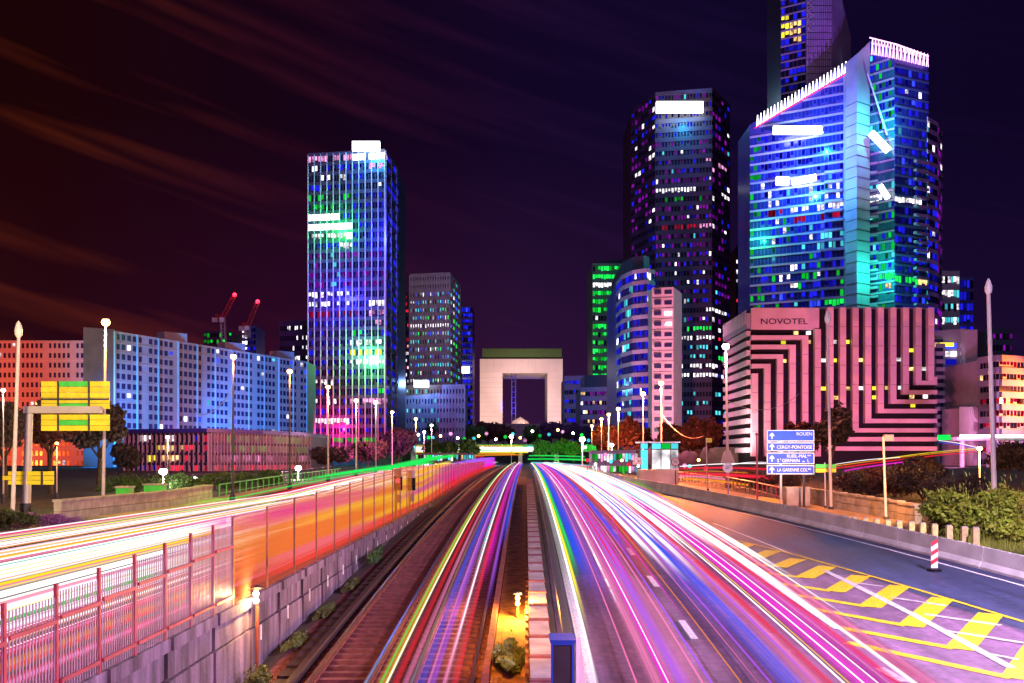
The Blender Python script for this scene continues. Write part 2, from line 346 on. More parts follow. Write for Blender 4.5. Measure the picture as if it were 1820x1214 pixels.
for pts, w, mt in (([(225, 338), (600, 422), (1000, 533), (1240, 602), (1820, 778)], .16, 'paint_yellow'),
                   ([(860, 530), (1290, 745), (1760, 1000)], .28, 'paint_old'), ([(1010, 590), (1140, 606)], .2, 'paint_old'), ([(1180, 660), (1450, 700)], .2, 'paint_old'),
                   ([(1340, 740), (1710, 795)], .22, 'paint_old'), ([(1440, 820), (1820, 880)], .22, 'paint_old'), ([(1640, 930), (1790, 960)], .2, 'paint_old'),
                   ([(320, 300), (700, 450)], .14, 'road_white'), ([(130, 300), (430, 475), (700, 660), (920, 812)], .22, 'road_white'), ([(1120, 1000), (1240, 1068)], .3, 'paint_old')):
    for p, q in zip(pts, pts[1:]): seg(gz(*Z4(*p)), gz(*Z4(*q)), w, mt, 'painted_line', .024)

# ------------------------------------------------------------------ facades
def region_fn(regs, base=()):
    r = random.Random(len(regs) * 31 + len(base))
    def fn(px, py):
        for x0, y0, x1, y1, k, p in reversed(regs):
            if x0 <= px <= x1 and y0 <= py <= y1:
                return k if r.random() < p else None
        q = r.random()
        for k, p in base:
            if q < p: return k
            q -= p
        return None
    return fn
def facade(root, pa, pb, z0, z1, nf, nc, lit, wall, sp=None, pier=None, pier_every=1, wf=.8, hf=.6, clip=None, glass='glass_dark', cnt=None, proud=.35, indiv_dark=False, sp_h=None, pier_w=.5):
    pa = Vector((pa[0], pa[1], 0)); pb = Vector((pb[0], pb[1], 0)); d = pb - pa; Ln = d.length; u = d / Ln; n = Vector((u.y, -u.x, 0)); rz = atan2(u.y, u.x)
    w = Ln / nc; h = (z1 - z0) / nf; stuff = {}
    cnt = cnt if cnt is not None else [0]
    for f in range(nf):
        for c in range(nc):
            s = (c + .5) * w; z = z0 + (f + .5) * h
            if clip and z + h * .5 > clip(s / Ln): continue
            ctr = pa + u * s + n * .02; ctr.z = z + h * .02
            key = lit(*proj(ctr))
            dims = (w * wf * (1 if indiv_dark else rnd.uniform(.72, 1.0)), .12, h * hf * (1 if not key or key == 'lit_hot' else rnd.uniform(.55, 1.0)))
            if indiv_dark and c % 6 == 5: continue
            if key: ctr.z += (h * hf - dims[2]) / 2
            if (key or indiv_dark) and cnt[0] < 298:
                piece('window', key or glass, root, ctr, dims, rz); cnt[0] += 1
            else:
                m = stuff.setdefault(key or glass, MB()); a = u * (dims[0] / 2); q = n * .06; e = Vector((0, 0, dims[2] / 2))
                vs = [ctr + i * a + j * q + k * e for k in (-1, 1) for i, j in ((-1, 1), (1, 1), (1, -1), (-1, -1))]
                m.add(vs, [(0, 3, 2, 1), (4, 5, 6, 7), (0, 1, 5, 4), (1, 2, 6, 5), (2, 3, 7, 6), (3, 0, 4, 7)])
    if stuff:
        keys = list(stuff); m = MB()
        for i, k in enumerate(keys): m.add(stuff[k].v, stuff[k].f, i)
        m.build('window_glazing', keys, root, kind='stuff')
    if sp:
        hh = sp_h or h * (1 - hf) * .92
        for f in range(nf + 1):
            z = z0 + f * h; t0, t1 = 0.0, 1.0
            if clip:
                ok = [i / 40 for i in range(41) if clip(i / 40) >= z]
                if not ok: continue
                t0, t1 = ok[0], ok[-1]
                if t1 - t0 < .04: continue
            c = pa + u * (Ln * (t0 + t1) / 2) + n * (proud / 2 - .1); c.z = z
            piece('spandrel', sp, root, c, (Ln * (t1 - t0), proud + .2, hh), rz)
    if pier:
        for c in range(0, nc + 1, pier_every):
            t = c / nc; zt = min(z1, clip(t)) if clip else z1
            cc = pa + u * (c * w) + n * (proud / 2 + .02); cc.z = (z0 + zt) / 2 + .03
            piece('pier', pier, root, cc, (pier_w, proud + .35, zt - z0 + .1), rz)
def tower(name, label, cat, pts, ytop, depth, wall, nf, ncs, lit, ybase=None, roof='facade_dark', cap=0, **kw):
    Q = [(xpx(x, Y), Y) for x, Y in pts]; z1 = zpx(ytop, pts[0][1]); z0 = 3.0 if ybase is None else zpx(ybase, pts[0][1])
    mid = Q[len(Q) // 2]; root = thing(name, (mid[0], mid[1], z0), label, cat)
    poly = Q + [(Q[-1][0], Q[-1][1] + depth), (Q[0][0], Q[0][1] + depth)]
    b = MB(); b.prism(poly, z0 - 1, z1); b.build('wall', wall, root)
    if cap:
        cx = sum(p[0] for p in poly) / len(poly); cy = sum(p[1] for p in poly) / len(poly)
        b = MB(); b.prism([(cx + (x - cx) * .8, cy + (y - cy) * .8) for x, y in poly], z1 + .01, z1 + cap); b.build('roof', roof, root)
    cnt = [0]
    for i, nc in enumerate(ncs):
        if nc: facade(root, Q[i], Q[i + 1], z0 + .2, z1 - .2, nf, nc, lit, wall, cnt=cnt, **kw)
    return root, Q, z0, z1

# 1 the tall pink ribbed tower on the left
R = [(540, 260, 720, 800, 'dim_blue', .5), (548, 440, 690, 520, 'dim_violet', .5), (548, 300, 620, 330, 'lit_white', .35), (548, 340, 625, 380, 'dim_green', .5), (548, 275, 690, 296, 'lit_pink', .9),
     (628, 275, 684, 294, 'lit_hot', .95), (548, 385, 625, 402, 'lit_hot', 1), (548, 402, 625, 419, 'lit_hot', 1), (548, 419, 625, 437, 'lit_white', .9), (655, 310, 684, 340, 'lit_white', .4), (590, 340, 600, 350, 'lit_cyan', .8),
     (588, 440, 604, 520, 'lit_cyan', .45), (548, 522, 620, 538, 'lit_white', .75), (548, 540, 620, 556, 'lit_white', .6), (655, 525, 684, 540, 'lit_white', .8), (655, 556, 684, 574, 'lit_pink', .7), (548, 556, 640, 574, 'dim_red', .6),
     (622, 608, 684, 626, 'lit_white', .9), (622, 626, 684, 643, 'lit_yellow', .6), (622, 643, 684, 660, 'lit_white', .95), (622, 592, 684, 606, 'lit_green', .7), (555, 676, 600, 690, 'lit_white', .5), (600, 680, 684, 696, 'lit_green', .75),
     (548, 700, 600, 716, 'lit_white', .5), (620, 713, 690, 730, 'lit_pink', .95), (620, 698, 690, 712, 'lit_cyan', .7), (548, 732, 622, 750, 'lit_white', .97), (548, 750, 622, 766, 'lit_red', .8), (548, 770, 700, 800, 'dim_green', .6)]
t1, Q, z0, z1 = tower('office_tower', 'tall ribbed office tower with glowing white crown and pink mullions left of the road', 'tower',
      [(548, 420), (684, 414), (708, 444)], 275, 30, 'facade_dark', 32, [24, 5], region_fn(R, [('dim_blue', .34), ('dim_violet', .15), ('lit_white', .12), ('dim_red', .08), ('dim_green', .12)]),
      sp='spandrel_dark', pier='facade_pink', pier_every=2, wf=.78, hf=.62, pier_w=.32)
b = MB(); b.box(xpx(630, 416), xpx(678, 416), 410, 411.5, zpx(275, 416), zpx(259, 416)); b.build('roof_sign', 'lit_hot', t1)
# 2 low dark neighbour
tower('office_block', 'low dark office block with rows of small lights against the left tower', 'building', [(497, 480), (550, 476)], 575, 30, 'facade_dark', 14, [16],
      region_fn([(495, 570, 552, 800, 'lit_white', .28)], []), sp='spandrel_dark', wf=.6, hf=.45)
# 3 pale gridded tower and its dim neighbour
tower('dim_tower', 'dim narrow tower with red and white windows between the ribbed and the gridded tower', 'tower', [(704, 640), (732, 640)], 522, 30, 'facade_dark', 24, [10],
      region_fn([(700, 540, 735, 600, 'lit_red', .3)], [('lit_white', .22), ('dim_red', .2)]), sp='spandrel_dark', wf=.6, hf=.5)
tower('gridded_tower', 'pale concrete tower with a grid of square windows and blank top', 'tower', [(729, 600), (799, 594), (817, 640)], 490, 30, 'facade_pale', 24, [16, 4],
      region_fn([(728, 488, 802, 520, 'glass_window', 1), (728, 575, 800, 590, 'lit_white', .85), (728, 600, 800, 612, 'lit_cyan', .5)], [('lit_cyan', .34), ('lit_white', .16), ('lit_blue', .22), ('lit_green', .1)]),
      sp='facade_pale', pier='facade_pale', wf=.62, hf=.5, proud=.5, pier_w=.9)
tr, Q, z0, z1 = tower('blue_tower', 'dim blue glass tower with a bright white sign beside the arch', 'tower', [(802, 760), (840, 760)], 545, 40, 'facade_blue', 26, [9],
      region_fn([], [('dim_blue', .8), ('lit_blue', .06)]), sp='spandrel_blue', wf=.9, hf=.7)
b = MB(); b.box(xpx(803, 757), xpx(834, 757), 755, 757.5, zpx(663, 757), zpx(652, 757)); b.build('roof_sign', 'lit_hot', tr)
tr, Q, z0, z1 = tower('office_block', 'low blue grey block with small square windows and a bright rooftop sign', 'building', [(716, 500), (826, 494)], 688, 30, 'facade_grey', 8, [20],
      region_fn([(716, 700, 790, 712, 'lit_white', .85)], [('glass_window', .8), ('lit_cyan', .08)]), sp='facade_grey', pier='facade_grey', wf=.5, hf=.5, pier_w=.7)
b = MB(); b.box(xpx(736, 490), xpx(762, 490), 489.5, 491, zpx(688, 490), zpx(676, 490)); b.build('roof_sign', 'lit_hot', tr)
# 4 the great arch
def arch():
    Y = 1330; x0, x1 = xpx(853, Y), xpx(1000, Y); zt = zpx(638, Y); zb = 40.0
    root = thing('arch_building', ((x0 + x1) / 2, Y, zb), 'huge hollow cube arch with pale floodlit legs at the end of the avenue', 'building')
    ix0, ix1 = xpx(893, Y), xpx(973, Y); zi = zpx(663, Y); D = 100
    for a, c in ((x0, ix0), (ix1, x1)):
        m = MB(); m.box(a, c, Y, Y + D, zb, zi); m.build('leg', 'marble', root)
    m = MB(); m.box(x0, x1, Y - .5, Y + D, zi + .01, zt); m.build('lintel', 'marble', root)
    m = MB(); m.box(x0 + 3, x1 - 1, Y + 4, Y + D - 6, zt + .01, zpx(619, Y)); m.build('ghost_band', 'leaf_green', root)  # dark green block added for the lens ghost above the roof
    for k in range(12):                       # coffers of the soffit and floors seen on the leg's inner side
        m = MB(); z = zb + 6 + k * (zi - zb - 8) / 12; m.box(ix0 - .3, ix0 + .25, Y + 5, Y + D - 5, z, z + 3.2); m.build('window_band', 'glass_window', root)
    for k in range(1, 11):
        z = zb + 8 + k * (zi - zb - 8) / 11
        for a, c in ((x0, ix0), (ix1, x1)): piece('panel_joint', 'concrete', root, ((a + c) / 2, Y - .05, z), (c - a - .4, .2, .35))
    for k in range(1, 12): piece('panel_joint', 'concrete', root, (x0 + (x1 - x0) * k / 12, Y - .56, (zi + zt) / 2), (.35, .2, zt - zi - .5))
    m = MB(); xm = xpx(913, Y)                # lift shafts standing free inside the arch
    for dx in (-2.5, 2.5): m.bar((xm + dx, Y + 15, zb), (xm + dx, Y + 15, zi), .7, 6)
    for k in range(14): m.box(xm - 3.1, xm + 3.1, Y + 14, Y + 16, zb + 4 + k * 7.0, zb + 4.6 + k * 7.0)
    m.build('lift_shaft', 'facade_blue', root)
    m = MB()
    cx = xpx(926, Y)
    m.add([(cx - 16, Y - 20, zb), (cx - 11, Y - 22, zb + 14), (cx - 1, Y - 22, zb + 19), (cx + 9, Y - 22, zb + 13), (cx + 14, Y - 20, zb), (cx, Y - 5, zb + 16)],
          [(0, 1, 5), (1, 2, 5), (2, 3, 5), (3, 4, 5), (0, 5, 4)])
    c = thing('canopy', (cx, Y - 15, zb), 'pale tent like canopy under the great arch', 'canopy')
    for v in list(m.v): pass
    m.build('sail', 'marble', c)
    mm = MB()
    for dx in (-14, -5, 5, 13): mm.bar((cx + dx, Y - 14, zb - 2), (cx + dx * .6, Y - 14, zb + 12), .35)
    mm.build('mast', 'steel', c)
arch()
# terrace carrying the esplanade
b = MB(); b.box(-420, 420, 1000, 1700, 3, 40); b.build('esplanade_terrace', 'concrete', kind='structure')
# 5 mid right blocks and towers
tower('office_block', 'low terraced block with white and blue window bands right of the arch', 'building', [(1003, 620), (1060, 615)], 672, 40, 'facade_grey', 9, [14],
      region_fn([(1003, 672, 1030, 760, 'dim_blue', .6)], [('lit_white', .12), ('dim_blue', .3)]), sp='spandrel_lilac', wf=.9, hf=.45)
tower('office_block', 'stepped lilac block with warm lit windows below the green tower', 'building', [(1032, 560), (1108, 552)], 692, 40, 'facade_grey', 8, [18],
      region_fn([], [('lit_warm', .14), ('lit_white', .1), ('dim_violet', .3)]), sp='spandrel_lilac', wf=.9, hf=.45, cap=8)
tower('green_tower', 'green lit tower with bright white bands near its top', 'tower', [(1053, 640), (1122, 640)], 470, 40, 'facade_green', 24, [14],
      region_fn([(1050, 486, 1125, 494, 'lit_green', 1), (1050, 496, 1125, 508, 'lit_white', 1), (1050, 560, 1125, 568, 'lit_white', .5), (1050, 508, 1100, 516, 'lit_red', .4)], [('lit_green', .40), ('dim_green', .5), ('lit_white', .02)]),
      sp='facade_green', pier='facade_green', pier_every=7, wf=.9, hf=.6, cap=4)
tower('banded_tower', 'rounded tower with blue glass bands beside the pink concrete slab', 'tower', [(1096, 392), (1106, 376), (1125, 366), (1150, 362), (1163, 366)], 505, 40, 'facade_blue', 17, [3, 6, 8, 4],
      region_fn([(1110, 500, 1125, 780, 'lit_cyan', .3)], [('dim_blue', .7), ('lit_white', .05)]), sp='spandrel_lilac', wf=.94, hf=.62, glass='glass_blue', cap=6)
tr, Q, z0, z1 = tower('concrete_slab_tower', 'pink lit concrete slab tower with paired dark slot windows', 'tower', [(1159, 352), (1197, 350), (1212, 364)], 512, 18, 'facade_pink', 17, [0, 0],
      region_fn([], []))
for f in range(17):
    for (a, c2) in ((1163, 1175), (1181, 1194)):
        zc = z0 + (z1 - z0) * (f + .55) / 17
        piece('window', 'lit_white' if f in (14, 13) and a > 1170 else 'glass_window', tr, (xpx((a + c2) / 2, 351), 350.7, zc), (xpx(c2, 351) - xpx(a, 351), 1.2, 1.35), atan2(-2, 38 * 351 / F))
for f in range(1, 17):
    piece('ledge', 'facade_pink', tr, (xpx(1178, 351), 350.9, z0 + (z1 - z0) * f / 17), (xpx(1197, 351) - xpx(1159, 351), .9, .18), atan2(-2, 38 * 351 / F))
# 6 dark tower behind
R = [(1166, 180, 1262, 250, 'dim_blue', .4), (1166, 336, 1264, 350, 'lit_white', .85), (1166, 390, 1264, 402, 'lit_pink', .95), (1255, 280, 1292, 304, 'lit_pink', .6), (1260, 344, 1295, 358, 'lit_white', .6), (1166, 350, 1250, 362, 'dim_green', .4), (1166, 402, 1264, 415, 'dim_red', .6),
     (1210, 574, 1290, 588, 'lit_green', .7), (1210, 588, 1290, 602, 'lit_white', .95), (1210, 602, 1290, 614, 'lit_red', .55), (1210, 540, 1290, 560, 'lit_white', .45), (1210, 650, 1275, 672, 'lit_white', .8), (1210, 636, 1290, 650, 'lit_green', .6), (1225, 614, 1290, 636, 'lit_cyan', .35), (1210, 672, 1290, 740, 'lit_cyan', .3)]
tr, Q, z0, z1 = tower('dark_tower', 'tall dark tower with a bright white rooftop sign', 'tower', [(1122, 540), (1165, 512), (1265, 506), (1297, 530)], 201, 40, 'facade_dark', 40, [7, 18, 6],
      region_fn(R, [('dim_violet', .3), ('dim_blue', .18), ('lit_white', .05), ('lit_cyan', .02)]), sp='spandrel_dark', wf=.66, hf=.5)
b = MB(); b.box(xpx(1167, 500), xpx(1250, 500), 500, 502, zpx(199, 500), zpx(180, 500)); b.build('roof_sign', 'lit_hot', tr)
tower('narrow_tower', 'narrow dark tower with a lit top seen between the dark tower and the slanted towers', 'tower', [(1308, 600), (1335, 600)], 440, 30, 'facade_dark', 22, [7],
      region_fn([(1308, 452, 1330, 470, 'lit_white', .9)], [('lit_white', .15), ('lit_red', .08)]), sp='spandrel_dark', wf=.6, hf=.5)

# 7 twin slanted glass tower
def slanted():
    root = thing('slanted_glass_tower', (xpx(1510, 420), 415, 3), 'huge twin glass tower with slanted roofs edged by glowing zigzag lattices', 'tower')
    z0 = 20.0; cnt = [0]
    # left wing, roof climbing to the right
    A = (xpx(1333, 432), 432); B = (xpx(1507, 412), 412); za = zpx(222, 432); zb = zpx(113, 412)
    m = MB(); m.prism([A, B, (B[0], 440), (A[0], 455)], z0, [za, zb, zb, za]); m.build('wall', 'facade_blue', root)
    R = [(1330, 100, 1540, 260, 'glass_blue', 1), (1345, 240, 1500, 310, 'dim_blue', .45),
         (1335, 240, 1350, 560, 'dim_green', .45), (1365, 360, 1510, 376, 'lit_white', .6), (1405, 344, 1500, 360, 'lit_white', .3), (1365, 376, 1500, 392, 'dim_red', .4), (1340, 430, 1370, 480, 'lit_green', .25),
         (1460, 412, 1500, 450, 'lit_cyan', .6), (1380, 440, 1420, 520, 'lit_white', .3), (1470, 520, 1500, 550, 'lit_green', .4)]
    clip = lambda t: za + (zb - za) * t - 3.2
    facade(root, A, B, z0, zb, 37, 26, region_fn(R, [('dim_blue', .34), ('lit_cyan', .05), ('dim_green', .10), ('lit_white', .06), ('lit_blue', .05)]), None, sp='spandrel_lilac', wf=.94, hf=.7, clip=clip, glass='glass_blue', cnt=cnt, sp_h=.8)
    # lilac ledge stacks at both edges of the left wing
    Lz = (zb - z0) / 37
    for f in range(36):
        z = z0 + (f + 1) * Lz
        if z < zpx(300, 412): piece('balcony', 'spandrel_lilac', root, (xpx(1484, 412), 413.6, z), (10.5 if z < zpx(430, 412) else 7, 1.6, 1.0), atan2(-20, 39))
    # pier between the wings
    P0 = (xpx(1503, 410), 410); P1 = (xpx(1523, 404), 404); P2 = (xpx(1546, 409), 409)
    zp = zpx(96, 404)
    m = MB(); m.prism([P0, P1, P2, (P2[0], 440), (P0[0], 440)], z0, [zpx(112, 410), zp, zpx(74, 409), zpx(74, 409), zpx(112, 410)]); m.build('core', 'spandrel_lilac', root)
    for k in range(30):
        z = z0 + 5 + k * 4.2
        m = MB(); a = Vector((*P0, z)); c = Vector((*P1, z)); d = Vector((*P2, z)); nn = Vector((0, -.25, 0))
        m.tube([a + nn, c + nn, d + nn], .13, 4); m.build('panel_joint', 'steel_dark', root)
    # right wing, roof falling to the right
    C = (xpx(1546, 412), 412); D = (xpx(1590, 404), 404); E = (xpx(1650, 412), 412)
    zc = zpx(72, 412); zd = zpx(90, 404); ze = zpx(112, 412)
    m = MB(); m.prism([C, D, E, (E[0], 445), (C[0], 445)], z0, [zc, zd, ze, ze, zc]); m.build('wall', 'facade_blue', root)
    R = [(1545, 350, 1655, 362, 'lit_white', .9), (1545, 340, 1600, 350, 'lit_green', .7), (1558, 140, 1575, 152, 'lit_yellow', .8), (1605, 165, 1650, 180, 'lit_white', .5), (1560, 485, 1640, 500, 'lit_green', .8), (1565, 500, 1650, 510, 'lit_warm', .6),
         (1546, 230, 1600, 350, 'lit_cyan', .22)]
    facade(root, C, D, z0, zc - 6, 37, 8, region_fn(R, [('dim_blue', .25), ('dim_green', .1), ('lit_cyan', .05)]), None, sp='spandrel_lilac', wf=.92, hf=.68, glass='glass_teal', cnt=cnt, clip=lambda t: zc + (zd - zc) * t - 4, sp_h=.75)
    facade(root, D, E, z0, zd - 6, 36, 10, region_fn(R, [('dim_blue', .45), ('lit_blue', .04)]), None, sp='spandrel_blue', wf=.92, hf=.68, glass='glass_blue', cnt=cnt, clip=lambda t: zd + (ze - zd) * t - 4, sp_h=.75)
    # rounded shoulder
    Es = (xpx(1648, 411), 411); H = (xpx(1666, 418), 418); I = (xpx(1674, 430), 430); zs = zpx(208, 415)
    m = MB(); m.prism([Es, H, I, (I[0], 446), (Es[0], 446)], z0, zs); m.build('wall', 'facade_blue', root)
    facade(root, Es, H, z0, zs - 2, 28, 4, region_fn([(1640, 255, 1680, 275, 'lit_white', .6)], [('dim_blue', .5), ('lit_white', .05)]), None, sp='spandrel_lilac', wf=.9, hf=.6, cnt=cnt)
    facade(root, H, I, z0, zs - 2, 28, 3, region_fn([], [('dim_violet', .6), ('lit_white', .06)]), None, sp='spandrel_lilac', wf=.9, hf=.6, cnt=cnt)
    for f in range(26):
        z = zpx(285, 405) - f * 3.55
        if z > z0 + 2:
            piece('balcony', 'spandrel_lilac', root, (xpx(1637, 408), 407.6, z), (7.5, 1.5, .95), atan2(8, 14)); piece('balcony', 'spandrel_lilac', root, (xpx(1553, 410), 409.6, z), (3.2, 1.5, .95), atan2(-8, 10))
    for (xa, xb, ya, yb, Yq) in ((1375, 1496, 224, 238, 411.5), (1380, 1402, 314, 328, 424), ):
        t = ((xa + xb) / 2 - 1333) / 174; Yq = 432 - 20 * t - 3.0
        m = MB(); m.box(xpx(xa, Yq), xpx(xb, Yq), Yq - .3, Yq + 1, zpx(yb, Yq), zpx(ya, Yq)); m.build('light_bar', 'lit_hot', root)
    m = MB(); m.bar(P(1408, 324, 420), P(1450, 315, 415.5), 1.4, 8); m.build('light_bar', 'lit_hot', root)
    # glowing diagonal braces on the right wing
    for (a, c, r, mt) in (((1542, 130), (1577, 240), .32, 'pole_pale'), ((1548, 236), (1579, 268), 1.5, 'neon_white'), ((1564, 330), (1578, 352), 1.2, 'neon_white')):
        m = MB(); m.bar(P(*a, 404.2), P(*c, 402.2), r, 6); m.build('brace_light', mt, root)
    # zigzag lattices along the roof edges
    def zig(a, c, Ya, Yc, n, hgt, mt, rr=.3):
        m = MB(); p0 = P(*a, Ya); p1 = P(*c, Yc)
        for i in range(n):
            q0 = p0.lerp(p1, (i + .5) / n); up = Vector((0, 0, hgt)); q2 = p0.lerp(p1, (i + 1.0) / n)
            m.bar(q0, q0.lerp(q2, .55) + up, rr, 4); m.bar(q0.lerp(q2, .55) + up, q2, rr * .5, 4)
        m.build('zigzag_light', mt, root)
    zig((1342, 226), (1505, 128), 430.5, 410.4, 26, 4.4, 'neon_white', .22)
    m = MB(); m.bar(P(1341, 228, 430.4), P(1505, 131, 410.3), .25, 4); m.build('neon_edge', 'neon_red', root)
    zig((1547, 78), (1590, 88), 410.5, 402.5, 8, 2.4, 'neon_pink', .17); zig((1590, 88), (1650, 107), 402.5, 410.5, 10, 2.4, 'neon_pink', .17)
    zig((1546, 96), (1590, 104), 410.2, 402.2, 7, 4.6, 'neon_pink', .25); zig((1590, 104), (1650, 119), 402.2, 410.2, 9, 4.6, 'neon_pink', .25)
    m = MB(); m.bar(P(1546, 67, 410.5), P(1590, 78, 402.5), .3, 4); m.bar(P(1590, 78, 402.5), P(1650, 100, 410.5), .3, 4); m.build('neon_edge', 'neon_pink', root)
    # upper tower
    U0 = (xpx(1388, 446), 446); U1 = (xpx(1432, 440), 440); U2 = (xpx(1478, 440), 440); U3 = (xpx(1512, 452), 452)
    zt = zpx(-70, 440)
    m = MB(); m.prism([U0, U1, (U1[0], 470), (U0[0], 470)], z0, zt); m.build('wall', 'facade_dark', root)
    facade(root, U0, U1, zpx(215, 440), zpx(-66, 440), 20, 6, region_fn([(1386, 40, 1428, 72, 'lit_warm', 1), (1386, 30, 1404, 72, 'lit_yellow', 1)], [('dim_blue', .5)]), None, sp='spandrel_lilac', wf=.9, hf=.72, cnt=cnt, sp_h=.6)
    m = MB(); m.prism([(U1[0] + .1, 439), (U2[0], 439), U3, (U3[0], 470), (U1[0] + .1, 470)], z0, [zt, zt, zpx(60, 450), zpx(60, 450), zt]); m.build('stone_core', 'spandrel_lilac', root)
    for k in range(24):
        x = U1[0] + 1 + k * .9
        if x < U2[0]: piece('panel_joint', 'steel_dark', root, (x, 438.95, (zpx(220, 440) + zt) / 2), (.14, .2, zt - zpx(220, 440)))
    for k in range(26):
        piece('panel_joint', 'steel_dark', root, ((U1[0] + U2[0]) / 2, 438.93, zpx(216, 440) + k * 2.9), (U2[0] - U1[0] - .2, .2, .16))
    m = MB()
    for k in range(9):
        y = -10 + k * 7.5; m.bar(P(1436 + 9 * (k % 2), y, 438.5), P(1436 + 9 * ((k + 1) % 2), y + 7, 438.5), .22, 4)
    m.build('facade_lattice', 'pole_pale', root)
slanted()
# 8 towers at the far right edge of the glass tower
tower('banded_tower', 'small tower of bright cyan and white bands right of the slanted glass tower', 'tower', [(1674, 520), (1705, 520)], 486, 30, 'facade_pale', 14, [6],
      region_fn([], [('lit_cyan', .5), ('lit_white', .35)]), sp='facade_pale', wf=.96, hf=.55)
tower('blue_tower', 'plain deep blue tower behind the small banded tower', 'tower', [(1700, 600), (1730, 600)], 495, 30, 'facade_blue', 16, [5], region_fn([], [('dim_blue', .9)]), sp='spandrel_blue', wf=.9, hf=.7)
tr, Q, z0, z1 = tower('concrete_block', 'grey block with stacked balconies and overhanging wing right of the hotel', 'building', [(1660, 330), (1716, 324), (1738, 330)], 588, 30, 'facade_grey', 13, [0, 0], region_fn([], []), ybase=770)
for f in range(11):
    z = zpx(615 + f * 14, 326)
    for xa, xb in ((1660, 1676), (1704, 1717)):
        piece('balcony', 'facade_pale', tr, (xpx((xa + xb) / 2, 326), 325, z), (xpx(xb, 326) - xpx(xa, 326), 1.6, 1.25)); piece('window', 'glass_window', tr, (xpx((xa + xb) / 2, 326), 325.9, z + 1.4), (xpx(xb, 326) - xpx(xa, 326) - .4, 1.0, 1.3))
    piece('window', ('lit_white' if f == 1 else 'lit_yellow' if f == 7 else 'dim_blue' if f % 3 else 'lit_blue'), tr, (xpx(1690, 326), 326.0, z), (3.2, 1.0, 1.6))
piece('window', 'lit_yellow', tr, (xpx(1680, 326), 325.4, zpx(613, 326)), (4.5, 1.2, 1.2)); piece('window', 'lit_warm', tr, (xpx(1664, 326), 325.4, zpx(613, 326)), (2.6, 1.2, 1.2))
m = MB(); m.prism([(xpx(1716, 322), 322), (xpx(1737, 322), 322), (xpx(1737, 322), 330), (xpx(1716, 322), 330)], zpx(690, 322), zpx(586, 322)); m.build('stair_panel', 'facade_pale', tr)
tower('apartment_block', 'reddish apartment block with banded balconies behind the tall unlit lamp post', 'building', [(1742, 300), (1776, 292), (1850, 300)], 640, 30, 'facade_pink', 9, [6, 12],
      region_fn([], [('dim_red', .35), ('lit_warm', .03)]), sp='facade_grey', wf=.95, hf=.45, proud=.9)
tower('dark_tower', 'far dim tower behind the reddish apartment block', 'tower', [(1752, 420), (1800, 420)], 588, 30, 'facade_dark', 12, [8], region_fn([], [('dim_violet', .4), ('lit_warm', .02)]), sp='spandrel_dark', wf=.7, hf=.5)
tower('low_annex', 'low lilac annex with fine tiled wall below the overhanging wing', 'building', [(1705, 300), (1735, 300)], 725, 12, 'facade_pink', 8, [9], region_fn([], [('glass_window', 1)]), sp='facade_pink', pier='facade_pink', wf=.6, hf=.5)
# footbridge of light
tr = thing('footbridge', (xpx(1760, 250), 250, zpx(785, 250)), 'brightly lit footbridge at the right edge behind the lamp post', 'bridge')
m = MB(); m.box(xpx(1700, 250), xpx(1850, 250), 250, 253, zpx(783, 250), zpx(777, 250)); m.build('deck', 'concrete', tr)
m = MB(); m.box(xpx(1706, 250), xpx(1850, 250), 249.7, 249.95, zpx(777, 250), zpx(773, 250)); m.build('light_strip', 'lit_hot', tr)
m = MB(); m.box(xpx(1672, 250), xpx(1688, 250), 249.5, 252, zpx(782, 250), zpx(773, 250)); m.build('light_box', 'lit_green', tr)
m = MB()
for x in (1712, 1760, 1810): m.box(xpx(x, 250), xpx(x + 5, 250), 251, 252, 3, zpx(783, 250) - .01)
m.build('pier', 'concrete', tr)

